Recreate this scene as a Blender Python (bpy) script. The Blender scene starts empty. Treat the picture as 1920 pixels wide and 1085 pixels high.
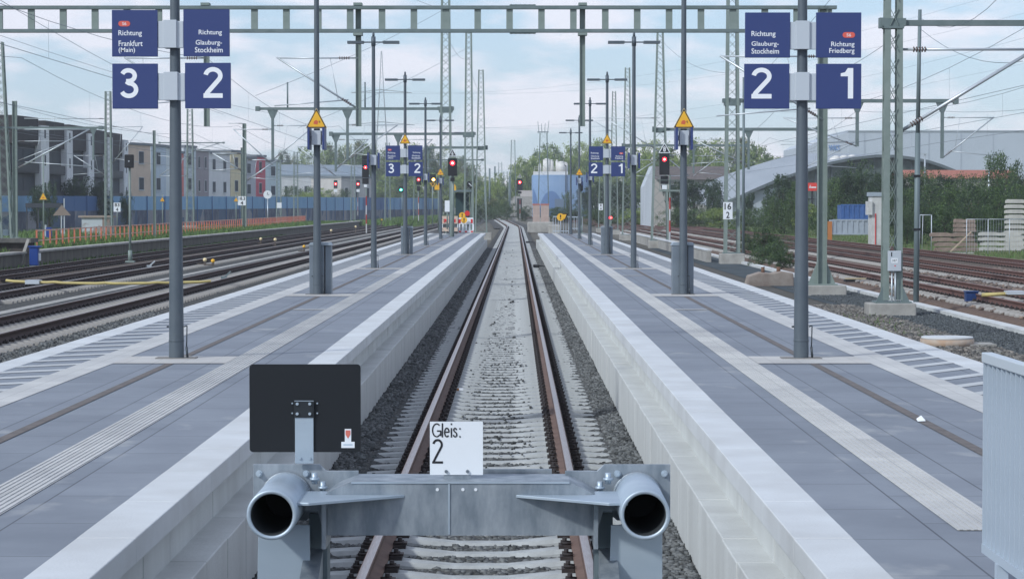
import bpy, math, random
import numpy as np
from mathutils import Vector, Matrix
random.seed(7); rng = np.random.default_rng(7)
R = math.radians
S = bpy.context.scene
COL = S.collection
# ------------------------------------------------------------------ camera, sky, sun, exposure
F = 4500.0
CAM = Vector((0.256, 0.0, 2.42))
PITCH = math.atan(154.5/F); YAW = math.atan(7/F)
cd = bpy.data.cameras.new('camera'); cam = bpy.data.objects.new('camera', cd); COL.objects.link(cam)
cam.location = CAM; cam.rotation_euler = (R(90)-PITCH, 0, YAW)
cd.sensor_width = 36; cd.lens = F/1920*36; cd.clip_start = 0.5; cd.clip_end = 8000
S.camera = cam
MW = cam.rotation_euler.to_matrix()
S.view_settings.view_transform = 'Standard'; S.view_settings.look = 'None'
S.view_settings.use_white_balance = True; S.view_settings.white_balance_temperature = 5900; S.view_settings.white_balance_tint = 6
S.view_settings.exposure = 0.15; S.view_settings.gamma = 1
SUNDIR = Vector((-1.08, -1.0, 1.05)).normalized()      # towards the sun
w = bpy.data.worlds.new('World'); S.world = w; w.use_nodes = True
nt = w.node_tree; nt.nodes.clear()
def N(t, tree, **k):
    n = tree.nodes.new(t)
    for a, b in k.items(): setattr(n, a, b)
    return n
sky = N('ShaderNodeTexSky', nt, sky_type='NISHITA', sun_disc=False)
sky.sun_elevation = math.asin(SUNDIR.z); sky.sun_rotation = math.atan2(SUNDIR.x, SUNDIR.y) % (2*math.pi)
sky.air_density = 1.0; sky.dust_density = 0.8; sky.ozone_density = 1.5
bg = N('ShaderNodeBackground', nt); out = N('ShaderNodeOutputWorld', nt)
tc = N('ShaderNodeTexCoord', nt); mp = N('ShaderNodeMapping', nt)
mp.inputs['Scale'].default_value = (13, 13, 42); mp.inputs['Location'].default_value = (3.1, 1.7, 0.4)
nz = N('ShaderNodeTexNoise', nt); nz.inputs['Scale'].default_value = 1.35; nz.inputs['Detail'].default_value = 9; nz.inputs['Roughness'].default_value = .52
cr = N('ShaderNodeValToRGB', nt); cr.color_ramp.elements[0].position = .44; cr.color_ramp.elements[1].position = .60
mul = N('ShaderNodeMath', nt, operation='MULTIPLY'); mul.inputs[1].default_value = .62
mx = N('ShaderNodeMix', nt, data_type='RGBA')
tint = N('ShaderNodeMix', nt, data_type='RGBA', blend_type='MIX'); tint.inputs[0].default_value = .45
L = nt.links.new
L(tc.outputs['Generated'], mp.inputs[0]); L(mp.outputs[0], nz.inputs['Vector']); L(nz.outputs[0], cr.inputs[0])
L(cr.outputs[0], mul.inputs[0]); L(mul.outputs[0], mx.inputs[0])
L(sky.outputs[0], tint.inputs[6]); tint.inputs[7].default_value = (6.0, 7.0, 8.9, 1)
L(tint.outputs[2], mx.inputs[6]); mx.inputs[7].default_value = (10.0, 8.7, 8.7, 1)
L(mx.outputs[2], bg.inputs[0]); bg.inputs[1].default_value = 0.105; L(bg.outputs[0], out.inputs[0])
sd = bpy.data.lights.new('sun', 'SUN'); sd.energy = 2.5; sd.angle = R(4); sd.color = (1, .95, .88)
so = bpy.data.objects.new('sun', sd); COL.objects.link(so); so.rotation_euler = SUNDIR.to_track_quat('Z', 'Y').to_euler()

# ------------------------------------------------------------------ helpers
def ray(px, py): return MW @ Vector((px-960, 542.5-py, -F))
def at(px, py, Y):                       # the point at depth Y seen at a pixel of the photo
    d = ray(px, py); return CAM + d*(Y/d.y)
def gz(px, py, z):                       # the point at height z
    d = ray(px, py); return CAM + d*((z-CAM.z)/d.z)
MATS = {}
def mat(name, col, rough=.7, metal=0, col2=None, scale=5, detail=4, lo=.35, hi=.65, bump=0, bscale=None, emit=0, stretch=(1,1,1), island=0, spec=.4, vor=0):
    if name in MATS: return MATS[name]
    m = bpy.data.materials.new(name); m.use_nodes = True; t = m.node_tree
    b = t.nodes['Principled BSDF']; b.inputs['Roughness'].default_value = rough; b.inputs['Metallic'].default_value = metal
    b.inputs['Specular IOR Level'].default_value = spec
    c = (*col, 1); b.inputs['Base Color'].default_value = c
    if emit: b.inputs['Emission Color'].default_value = c; b.inputs['Emission Strength'].default_value = emit
    tcn = N('ShaderNodeTexCoord', t); mpn = N('ShaderNodeMapping', t); mpn.inputs['Scale'].default_value = stretch
    t.links.new(tcn.outputs['Object'], mpn.inputs[0])
    last = None
    if col2:
        if vor:
            v = N('ShaderNodeTexVoronoi', t); v.inputs['Scale'].default_value = scale; t.links.new(mpn.outputs[0], v.inputs['Vector'])
            sp = N('ShaderNodeSeparateColor', t); t.links.new(v.outputs['Color'], sp.inputs[0]); src = sp.outputs[0]
        else:
            n = N('ShaderNodeTexNoise', t); n.inputs['Scale'].default_value = scale; n.inputs['Detail'].default_value = detail; n.inputs['Roughness'].default_value = .6
            t.links.new(mpn.outputs[0], n.inputs['Vector']); src = n.outputs[0]
        r = N('ShaderNodeValToRGB', t); r.color_ramp.elements[0].position = lo; r.color_ramp.elements[1].position = hi
        r.color_ramp.elements[0].color = c; r.color_ramp.elements[1].color = (*col2, 1)
        t.links.new(src, r.inputs[0]); last = r.outputs[0]
    if island:
        g = N('ShaderNodeNewGeometry', t); hs = N('ShaderNodeHueSaturation', t)
        mr = N('ShaderNodeMapRange', t); mr.inputs[3].default_value = 1-island; mr.inputs[4].default_value = 1+island
        t.links.new(g.outputs['Random Per Island'], mr.inputs[0]); t.links.new(mr.outputs[0], hs.inputs['Value'])
        if last: t.links.new(last, hs.inputs['Color'])
        else: hs.inputs['Color'].default_value = c
        last = hs.outputs[0]
    if last: t.links.new(last, b.inputs['Base Color'])
    if bump:
        n2 = N('ShaderNodeTexNoise', t); n2.inputs['Scale'].default_value = bscale or scale*3; n2.inputs['Detail'].default_value = 5
        t.links.new(tcn.outputs['Object'], n2.inputs['Vector'])
        bp = N('ShaderNodeBump', t); bp.inputs['Strength'].default_value = bump; bp.inputs['Distance'].default_value = .02
        t.links.new(n2.outputs[0], bp.inputs['Height']); t.links.new(bp.outputs[0], b.inputs['Normal'])
    MATS[name] = m; m['b'] = 1
    return m
def paving(name, c1, c2, w_, h_, mortar=.006, mc=(.08,.09,.1), offset=.5):
    m = mat(name, c1, .75); t = m.node_tree; b = t.nodes['Principled BSDF']
    tcn = N('ShaderNodeTexCoord', t); mpn = N('ShaderNodeMapping', t); mpn.inputs['Rotation'].default_value = (0, 0, R(90))
    t.links.new(tcn.outputs['Object'], mpn.inputs[0])
    br = N('ShaderNodeTexBrick', t); br.offset = offset; br.inputs['Scale'].default_value = 1
    br.inputs['Brick Width'].default_value = w_; br.inputs['Row Height'].default_value = h_; br.inputs['Mortar Size'].default_value = mortar
    br.inputs['Color1'].default_value = (*c1, 1); br.inputs['Color2'].default_value = (*c2, 1); br.inputs['Mortar'].default_value = (*mc, 1)
    t.links.new(mpn.outputs[0], br.inputs['Vector'])
    n = N('ShaderNodeTexNoise', t); n.inputs['Scale'].default_value = .9; n.inputs['Detail'].default_value = 8; n.inputs['Roughness'].default_value = .65
    t.links.new(tcn.outputs['Object'], n.inputs['Vector'])
    r = N('ShaderNodeValToRGB', t); r.color_ramp.elements[0].position = .3; r.color_ramp.elements[1].position = .75
    r.color_ramp.elements[0].color = (.84, .84, .85, 1); r.color_ramp.elements[1].color = (1.2, 1.19, 1.16, 1)
    t.links.new(n.outputs[0], r.inputs[0])
    mm = N('ShaderNodeMix', t, data_type='RGBA', blend_type='MULTIPLY'); mm.inputs[0].default_value = 1
    t.links.new(br.outputs[0], mm.inputs[6]); t.links.new(r.outputs[0], mm.inputs[7])
    # pale lime bloom, in patches
    n2 = N('ShaderNodeTexNoise', t); n2.inputs['Scale'].default_value = 2.3; n2.inputs['Detail'].default_value = 6
    mp2 = N('ShaderNodeMapping', t); mp2.inputs['Scale'].default_value = (1, .5, 1); t.links.new(tcn.outputs['Object'], mp2.inputs[0]); t.links.new(mp2.outputs[0], n2.inputs['Vector'])
    r2 = N('ShaderNodeValToRGB', t); r2.color_ramp.elements[0].position = .62; r2.color_ramp.elements[1].position = .8
    t.links.new(n2.outputs[0], r2.inputs[0]); ml = N('ShaderNodeMath', t, operation='MULTIPLY'); ml.inputs[1].default_value = .5; t.links.new(r2.outputs[0], ml.inputs[0])
    m3 = N('ShaderNodeMix', t, data_type='RGBA'); t.links.new(ml.outputs[0], m3.inputs[0]); t.links.new(mm.outputs[2], m3.inputs[6]); m3.inputs[7].default_value = (.5, .5, .48, 1)
    t.links.new(m3.outputs[2], b.inputs['Base Color'])
    return m

class MB:
    def __init__(s): s.v = []; s.f = []; s.m = []; s.cur = 0; s.smooth = set()
    def quad(s, pts):
        n = len(s.v); s.v += [tuple(p) for p in pts]; s.f.append(tuple(range(n, n+len(pts)))); s.m.append(s.cur)
    def box(s, x0, x1, y0, y1, z0, z1):
        n = len(s.v)
        s.v += [(x0,y0,z0),(x1,y0,z0),(x1,y1,z0),(x0,y1,z0),(x0,y0,z1),(x1,y0,z1),(x1,y1,z1),(x0,y1,z1)]
        for q in ((0,3,2,1),(4,5,6,7),(0,1,5,4),(1,2,6,5),(2,3,7,6),(3,0,4,7)):
            s.f.append(tuple(n+i for i in q)); s.m.append(s.cur)
        return s
    def bar(s, a, b, w_, h_=None, up=Vector((0,0,1))):
        a = Vector(a); b = Vector(b); h_ = h_ or w_; d = (b-a).normalized()
        if abs(d.dot(up)) > .98: up = Vector((0,1,0))
        u = d.cross(up).normalized()*(w_/2); v = u.cross(d).normalized()*(h_/2)
        n = len(s.v)
        for p in (a, b):
            for q in (-u-v, u-v, u+v, -u+v): s.v.append(tuple(p+q))
        for q in ((0,3,2,1),(4,5,6,7),(0,1,5,4),(1,2,6,5),(2,3,7,6),(3,0,4,7)):
            s.f.append(tuple(n+i for i in q)); s.m.append(s.cur)
        return s
    def tube(s, a, b, r0, r1=None, n=10, caps=True):
        a = Vector(a); b = Vector(b); r1 = r0 if r1 is None else r1; d = (b-a).normalized()
        up = Vector((0,0,1)) if abs(d.z) < .9 else Vector((0,1,0))
        u = d.cross(up).normalized(); v = u.cross(d); k = len(s.v)
        for p, r in ((a, r0), (b, r1)):
            for i in range(n):
                t = 2*math.pi*i/n; s.v.append(tuple(p+u*math.cos(t)*r+v*math.sin(t)*r))
        for i in range(n):
            j = (i+1) % n; s.smooth.add(len(s.f)); s.f.append((k+i, k+n+i, k+n+j, k+j)); s.m.append(s.cur)
        if caps:
            s.f.append(tuple(k+i for i in range(n))); s.m.append(s.cur)
            s.f.append(tuple(k+n+n-1-i for i in range(n))); s.m.append(s.cur)
        return s
    def prism(s, poly, y0, y1):           # polygon in x,z extruded along y
        n = len(poly); k = len(s.v)
        s.v += [(p[0], y0, p[1]) for p in poly] + [(p[0], y1, p[1]) for p in poly]
        s.f.append(tuple(range(k, k+n))); s.m.append(s.cur)
        s.f.append(tuple(range(k+2*n-1, k+n-1, -1))); s.m.append(s.cur)
        for i in range(n):
            j = (i+1) % n; s.f.append((k+i, k+n+i, k+n+j, k+j)); s.m.append(s.cur)
        return s
    def build(s, name, mats, parent=None, bevel=0, **kw):
        me = bpy.data.meshes.new(name); me.from_pydata(s.v, [], s.f)
        if not isinstance(mats, (list, tuple)): mats = [mats]
        for m in mats: me.materials.append(m)
        me.polygons.foreach_set('material_index', s.m)
        sm = [i in s.smooth for i in range(len(s.f))]; me.polygons.foreach_set('use_smooth', sm)
        me.update()
        o = bpy.data.objects.new(name, me); COL.objects.link(o)
        if parent: o.parent = parent
        if bevel:
            bv = o.modifiers.new('bevel', 'BEVEL'); bv.width = bevel; bv.segments = 2; bv.limit_method = 'ANGLE'
        for a, b in kw.items(): o[a] = b
        return o
def tag(o, label, cat, group=None):
    o['label'] = label; o['category'] = cat
    if group: o['group'] = group
    return o
def thing(name, label, cat, loc=(0,0,0), group=None, rz=0):
    o = bpy.data.objects.new(name, None); o.empty_display_size = .2; COL.objects.link(o)
    o.location = loc; o.rotation_euler = (0, 0, rz); return tag(o, label, cat, group)
def struct(o): o['kind'] = 'structure'; return o
def copy_tree(o, parent=None):
    c = o.copy(); COL.objects.link(c); c.parent = parent
    for ch in list(o.children): copy_tree(ch, c)
    return c
ORD = ['first','second','third','fourth','fifth','sixth','seventh','eighth','ninth','tenth','eleventh','twelfth','thirteenth','fourteenth','fifteenth','sixteenth','seventeenth','eighteenth','nineteenth','twentieth']
_txt = {}
def text(s, box, y, m, parent, name='lettering', bold=.0):
    """flat lettering whose outline fits box=(x0,z0,x1,z1) in the parent's space, standing at y, facing -y"""
    c = bpy.data.curves.new('t', 'FONT'); c.body = s; c.resolution_u = 3; c.offset = bold
    if '\n' in s: c.space_line = .9
    to = bpy.data.objects.new('t', c); COL.objects.link(to)
    bpy.context.view_layer.update()
    me = bpy.data.meshes.new_from_object(to); bpy.data.objects.remove(to)
    co = np.zeros(len(me.vertices)*3); me.vertices.foreach_get('co', co); co = co.reshape(-1, 3)
    mn = co.min(0); mxx = co.max(0); x0, z0, x1, z1 = box
    nx = x0+(co[:,0]-mn[0])/(mxx[0]-mn[0])*(x1-x0); nzz = z0+(co[:,1]-mn[1])/(mxx[1]-mn[1])*(z1-z0)
    co2 = np.stack([nx, np.full(len(nx), y), nzz], 1); me.vertices.foreach_set('co', co2.ravel())
    me.materials.clear(); me.materials.append(m); me.name = name; me.update()
    o = bpy.data.objects.new(name, me); COL.objects.link(o); o.parent = parent
    return o
def digit(ch, box, y, m, parent):
    """block numerals 1, 2, 3 in the railway's grotesque face, as flat ribbons"""
    x0, z0, x1, z1 = box; W_ = x1-x0; H_ = z1-z0; mb = MB()
    if ch == '1':
        p = [(0,.73),(0,.83),(.34,.86),(.56,1),(1,1),(1,0),(.58,0),(.58,.73)]
        mb.f.append(tuple(range(len(p)))[::-1]); mb.m.append(0); mb.v = [(x0+a*W_, y, z0+b*H_) for a, b in p]
    else:
        A = W_/H_; th = .074
        def arc(cx_, cz_, rx, rz, a0, a1, n=16): return [(cx_+rx*math.cos(R(a0+(a1-a0)*i/n)), cz_+rz*math.sin(R(a0+(a1-a0)*i/n))) for i in range(n+1)]
        if ch == '2': lines_ = [arc(A/2, .72, A/2-th, .28-th, 172, -38)+[(th*1.6, .16), (th*1.15, .07)], [(0, th), (A, th)]]
        else: lines_ = [arc(A*.48, .745, A*.45-th, .255-th, 160, -90)+[(A*.36, .745-.255+th)], [(A*.36, .558)]+arc(A*.5, .285, A*.5-th, .285-th, 90, -158)]
        for ln in lines_:
            P_ = [Vector((a, b)) for a, b in ln]; k0 = len(mb.v)
            for i, p in enumerate(P_):
                d = (P_[min(i+1, len(P_)-1)]-P_[max(i-1, 0)]).normalized(); n_ = Vector((-d.y, d.x))*th
                for q in (p-n_, p+n_): mb.v.append((x0+q.x/A*W_, y-(.0004 if ln is lines_[-1] else 0), z0+q.y*H_))
            for i in range(len(P_)-1): mb.f.append((k0+2*i, k0+2*i+2, k0+2*i+3, k0+2*i+1)); mb.m.append(0)
    return mb.build('lettering', m, parent)
def strokes(lines_, A, box, y, m, parent, th=.045):
    x0, z0, x1, z1 = box; W_ = x1-x0; H_ = z1-z0; mb = MB()
    for li, ln in enumerate(lines_):
        P_ = [Vector(p) for p in ln]; k0 = len(mb.v)
        for i, p in enumerate(P_):
            d = (P_[min(i+1, len(P_)-1)]-P_[max(i-1, 0)]).normalized(); n_ = Vector((-d.y, d.x))*th
            for q in (p-n_, p+n_): mb.v.append((x0+q.x/A*W_, y-.0001*li, z0+q.y*H_))
        for i in range(len(P_)-1): mb.f.append((k0+2*i, k0+2*i+2, k0+2*i+3, k0+2*i+1)); mb.m.append(0)
    return mb.build('lettering', m, parent)
def npmesh(name, V, Fq, mats, mi=None, parent=None, smooth=False):
    me = bpy.data.meshes.new(name); k = Fq.shape[1]
    me.vertices.add(len(V)); me.vertices.foreach_set('co', V.astype(np.float32).ravel())
    me.loops.add(Fq.size); me.loops.foreach_set('vertex_index', Fq.astype(np.int32).ravel())
    me.polygons.add(len(Fq)); me.polygons.foreach_set('loop_start', (np.arange(len(Fq))*k).astype(np.int32))
    try: me.polygons.foreach_set('loop_total', np.full(len(Fq), k, np.int32))
    except Exception: pass
    for m in (mats if isinstance(mats, list) else [mats]): me.materials.append(m)
    if mi is not None: me.polygons.foreach_set('material_index', mi.astype(np.int32))
    me.update(calc_edges=True)
    o = bpy.data.objects.new(name, me); COL.objects.link(o)
    if parent: o.parent = parent
    return o
CUBE = np.array([(-1,-1,-1),(1,-1,-1),(1,1,-1),(-1,1,-1),(-1,-1,1),(1,-1,1),(1,1,1),(-1,1,1)], float)
CF = np.array([(0,3,2,1),(4,5,6,7),(0,1,5,4),(1,2,6,5),(2,3,7,6),(3,0,4,7)])
def stones(name, P, size, mats):
    n = len(P); V = CUBE[None]*rng.uniform(.55, 1.1, (n, 8, 3))*size[:, None, None]*np.array([1, 1, .72])
    a = rng.uniform(0, 6.28, n); b = rng.uniform(-.7, .7, n)
    ca, sa, cb, sb = np.cos(a), np.sin(a), np.cos(b), np.sin(b)
    x = V[..., 0]*cb[:, None]-V[..., 2]*sb[:, None]; z = V[..., 0]*sb[:, None]+V[..., 2]*cb[:, None]; y = V[..., 1]
    X = x*ca[:, None]-y*sa[:, None]; Yy = x*sa[:, None]+y*ca[:, None]
    V = np.stack([X, Yy, z], -1)+P[:, None]
    Fc = (CF[None]+8*np.arange(n)[:, None, None]).reshape(-1, 4)
    o = npmesh(name, V.reshape(-1, 3), Fc, mats); return o

# ------------------------------------------------------------------ materials
conc_edge = mat('edge_concrete', (.60,.62,.63), .7, col2=(.50,.51,.51), scale=1.2, detail=8, bump=.15, bscale=60)
conc_wall = mat('wall_concrete', (.56,.575,.56), .8, col2=(.47,.48,.465), scale=2.0, detail=8, stretch=(1,1,.3), bump=.2, bscale=30)
conc_old = mat('old_concrete', (.40,.39,.36), .85, col2=(.27,.26,.24), scale=1.5, detail=8, bump=.3, bscale=20)
conc_sleeper = mat('sleeper_concrete', (.42,.435,.43), .85, col2=(.31,.32,.315), scale=6, detail=6, bump=.25, bscale=30)
pave_m = paving('platform_paving', (.185,.205,.238), (.208,.229,.265), 1.2, .6, .006, (.085,.095,.115))
strip_m = paving('tactile_white', (.50,.50,.49), (.46,.46,.45), .3, .3, .004, (.34,.34,.33), 0)
cross_m = paving('cross_white', (.50,.49,.47), (.45,.44,.42), .3, .3, .004, (.36,.36,.35), 0)
groove_m = mat('drain_channel', (.11,.10,.095), .9, col2=(.16,.14,.13), scale=8, detail=6, bump=.3)
rail_side = mat('rail_rust', (.085,.052,.042), .75, col2=(.14,.085,.065), scale=8, detail=6, bump=.15)
rail_web = mat('rail_web_rust', (.125,.078,.062), .75, col2=(.17,.11,.088), scale=6, detail=6)
rail_top = mat('rail_running_surface', (.42,.36,.34), .3, .8, col2=(.30,.22,.19), scale=14, stretch=(8,.3,1))
clip_m = mat('clip_iron', (.026,.022,.022), .7, col2=(.045,.034,.032), scale=20)
galv = mat('galvanised_steel', (.36,.395,.43), .5, .5, col2=(.20,.235,.27), scale=7, detail=7, stretch=(1.5,1.5,.5), bump=.06, bscale=25)
galv2 = mat('galvanised_leg', (.46,.53,.59), .45, .5, col2=(.38,.45,.52), scale=4, detail=7, stretch=(.4,1,1))
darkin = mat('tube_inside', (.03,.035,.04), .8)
black_m = mat('board_black', (.008,.010,.013), .45)
white_m = mat('board_white', (.72,.75,.78), .5)
ink = mat('ink', (.015,.016,.02), .6)
blue_sign = mat('sign_blue', (.034,.052,.165), .45)
letter_w = mat('letter_white', (.78,.80,.82), .5)
pill_red = mat('pill_red', (.62,.11,.08), .5)
pole_m = mat('pole_paint', (.085,.105,.125), .5, .2, col2=(.105,.125,.145), scale=2, spec=.4)
bracket_m = mat('bracket_grey', (.50,.54,.58), .45, .2)
bin_m = mat('bin_grey', (.17,.20,.235), .45, .3, col2=(.20,.235,.27), scale=2)
green_m = mat('mast_green', (.19,.235,.215), .6, .1, col2=(.23,.275,.255), scale=3, detail=6)
green_d = mat('mast_green_dark', (.125,.165,.165), .6, .1, col2=(.16,.20,.20), scale=3)
arm_m = mat('arm_zinc', (.50,.54,.57), .4, .5)
insul_m = mat('insulator', (.10,.06,.05), .5)
wire_m = mat('wire_copper', (.17,.20,.23), .6, .3)
yellow_m = mat('sign_yellow', (.75,.42,.03), .5)
red_m = mat('sign_red', (.55,.03,.03), .5)
sig_black = mat('signal_black', (.012,.013,.016), .6)
fence_red = mat('barrier_red', (.50,.13,.07), .6, col2=(.50,.19,.12), scale=3)
alu_m = mat('railing_grey', (.40,.46,.52), .5, .2, col2=(.45,.51,.57), scale=1.5)
glow_red = mat('lamp_red', (1,.015,.03), .4, emit=5); glow_core = mat('lamp_red_core', (1,.22,.16), .4, emit=9)
glow_amb = mat('lamp_amber', (1,.5,.05), .4, emit=10); glow_grn = mat('lamp_green', (.05,1,.6), .4, emit=5)
ballast_a = mat('ballast_grey', (.11,.11,.105), .9, col2=(.06,.06,.06), scale=14, detail=7, lo=.3, hi=.7, bump=1, bscale=22, spec=.05)
stone_m = mat('ballast_stone', (.15,.155,.155), .9, col2=(.10,.105,.105), scale=3, island=.5, spec=.05)
rust_ballast = mat('rust_ballast', (.17,.12,.095), .9, col2=(.11,.085,.07), scale=9, detail=7, bump=1, bscale=16, spec=.05)
dirt_m = mat('yard_ground', (.17,.155,.13), .95, col2=(.10,.10,.085), scale=.8, detail=9, bump=.8, bscale=7, spec=.05)
dark_fill = mat('dark_slag', (.085,.10,.11), .95, col2=(.065,.075,.08), scale=.5, detail=9, bump=.6, bscale=10, spec=.05)
grass_g = mat('grass_ground', (.085,.115,.04), .95, col2=(.13,.14,.06), scale=.6, detail=8, bump=.8, bscale=4, spec=.05)
blade_m = mat('grass_blades', (.09,.15,.04), .8, island=.45)
def leafm(n, c, isl=.28): return mat(n, c, .65, island=isl, spec=.25)
leaf_d = leafm('leaf_dark', (.045,.08,.03)); leaf_m_ = leafm('leaf_mid', (.10,.155,.045)); leaf_l = leafm('leaf_light', (.22,.285,.08)); leaf_y = leafm('leaf_olive', (.17,.18,.075))
leaf_k = leafm('leaf_deep', (.03,.052,.027)); leaf_b = leafm('leaf_bluish', (.055,.085,.055))
bark_m = mat('bark', (.10,.08,.06), .9, col2=(.06,.05,.04), scale=6)

# ------------------------------------------------------------------ ground
def sheet(name, x0, x1, y0, y1, z, m, nx=1, ny=1):
    mb = MB(); mb.quad([(x0,y0,z),(x1,y0,z),(x1,y1,z),(x0,y1,z)]); return struct(mb.build(name, m))
sheet('ground', -1500, 1500, -40, 4000, -.36, dirt_m)
sheet('grass_field', 24, 700, 60, 1200, -.352, grass_g)
sheet('grass_verge', -420, -25.5, 60, 1400, -.352, grass_g)
sheet('grass_strip', -24.5, -13.2, 330, 900, -.30, grass_g)
sheet('ballast_bed', -23, -5.3, 5, 900, -.32, ballast_a)
sheet('gravel_bank', 5.3, 9.0, 5, 300, -.30, mat('bank_gravel', (.12,.11,.10), .95, spec=.05, col2=(.09,.09,.08), scale=3, detail=9, bump=1, bscale=16))
sheet('slag_strip', 9.0, 11.9, 5, 160, -.29, dark_fill)
sheet('rust_ballast_bed', 11.6, 24.2, 10, 700, -.16, rust_ballast)
sheet('grey_path', 18.9, 20.0, 40, 300, -.153, ballast_a)
# track bed of the middle track: slightly humped cross section
mb = MB(); prof = [(-1.56,-.13),(-1.35,-.17),(-1.1,-.235),(0,-.245),(1.1,-.235),(1.35,-.2),(1.56,-.17)]
for (a, za), (b, zb) in zip(prof, prof[1:]): mb.quad([(a,5,za),(b,5,zb),(b,300,zb),(a,300,za)])
struct(mb.build('ballast_bed', ballast_a))
mb = MB()
def cx(Y):      # axis of the middle track, which swings left beyond the platforms
    if Y < 296: return 0.
    if Y < 330: return -.016*(Y-296)**2/68
    return -.016*17-.016*(Y-330)-(Y-330)**2*.000006
ys = list(range(300, 640, 8))
for a, b in zip(ys, ys[1:]):
    mb.quad([(cx(a)-2.6,a,-.24),(cx(a)+2.6,a,-.24),(cx(b)+2.6,b,-.24),(cx(b)-2.6,b,-.24)])
struct(mb.build('ballast_bed', ballast_a))
for x_, z_ in ((11.6, -.16),):
    mb = MB(); mb.quad([(11.3,10,-.30),(11.6,10,-.16),(11.6,700,-.16),(11.3,700,-.30)]); mb.quad([(24.2,10,-.16),(24.9,10,-.36),(24.9,700,-.36),(24.2,700,-.16)]); struct(mb.build('ballast_shoulder', rust_ballast))
# loose ballast stones (uncountable)
def bed(x):
    return np.interp(x, [p[0] for p in prof], [p[1] for p in prof])
SP = .6; Y0S = 9.3
def scatter(n, x0, x1, y0, y1, hf, s0, s1, power=1.0):
    x = rng.uniform(x0, x1, n); u = rng.uniform(0, 1, n)**power; y = y0+(y1-y0)*u; s = rng.uniform(s0, s1, n)
    return x, y, s
x, y, s = scatter(64000, -1.54, 1.54, 14, 48, None, .014, .029, 1.35)
ph = ((y-Y0S+SP/2) % SP)-SP/2
on = (np.abs(ph) < .13) & (np.abs(x) < 1.3)
pat = np.sin(y*1.9+1)+np.sin(y*.73+x*4)+np.sin(x*9+y*3.1)*.7
keep = ~on | ((rng.uniform(0, 1, len(x)) < np.clip(.05+pat*.05, .01, .2)*np.clip((52-y)/14, 0, 1)) & (np.abs(x+.04*np.sin(y)) < .5) & (y > 19)) | (rng.uniform(0,1,len(x)) < .006)
keep &= ~((np.abs(np.abs(x)-.755) < .10))
x, y, s, on = x[keep], y[keep], s[keep], on[keep]
s = np.where(on, s*.62, s)
z = np.where(on, -.214, bed(x)-.008-.014*(np.abs(x)<1.3))+s*.35+rng.uniform(-.005, .012, len(x))
st = stones('ballast_stones', np.stack([x, y, z], 1), s, stone_m); st['kind'] = 'stuff'; tag(st, 'loose grey ballast stones between the sleepers of the middle track', 'ballast')
x, y, s = scatter(42000, -1.54, 1.54, 48, 150, None, .02, .036, 1.5)
ph = ((y-Y0S+SP/2) % SP)-SP/2; on = (np.abs(ph) < .13) & (np.abs(x) < 1.3)
keep = (~on | (rng.uniform(0, 1, len(x)) < .004)) & ~((np.abs(np.abs(x)-.755) < .10))
x, y, s, on = x[keep], y[keep], s[keep], on[keep]
st = stones('ballast_stones', np.stack([x, y, np.where(on, -.215, bed(x)-.012-.012*(np.abs(x)<1.3))+s*.3], 1), s, stone_m); st['kind'] = 'stuff'; tag(st, 'loose grey ballast stones farther along the middle track', 'ballast')
x, y, s = scatter(26000, -9.2, -5.3, 20, 62, None, .02, .042, 1.4)
st = stones('ballast_stones', np.stack([x, y, np.full(len(x), -.31)+s*.4], 1), s, stone_m); st['kind'] = 'stuff'; tag(st, 'dark grey ballast stones beside the left platform edge', 'ballast')
x, y, s = scatter(34000, 5.3, 9.5, 22, 66, None, .014, .042, 1.4)
st = stones('gravel_stones', np.stack([x, y, np.full(len(x), -.29)+s*.4], 1), s, mat('bank_stone', (.19,.17,.15), .9, col2=(.12,.12,.11), scale=2, island=.6)); st['kind'] = 'stuff'; tag(st, 'coarse brownish gravel stones beside the right platform edge', 'gravel')
x, y, s = scatter(16000, 9.3, 11.0, 40, 80, None, .01, .022, 1.2)
st = stones('gravel_stones', np.stack([x, y, np.full(len(x), -.285)+s*.4], 1), s, mat('slag_stone', (.085,.095,.10), .95, island=.4)); st['kind'] = 'stuff'; tag(st, 'fine dark gravel around the large lattice mast', 'gravel')
x, y, s = scatter(9000, 11.9, 22, 50, 100, None, .03, .07, 1.2)
st = stones('gravel_stones', np.stack([x, y, np.full(len(x), -.155)+s*.4], 1), s, mat('rust_stone', (.20,.15,.12), .9, col2=(.12,.10,.09), scale=2, island=.5)); st['kind'] = 'stuff'; tag(st, 'rust stained ballast stones around the right hand tracks', 'ballast')

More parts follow.
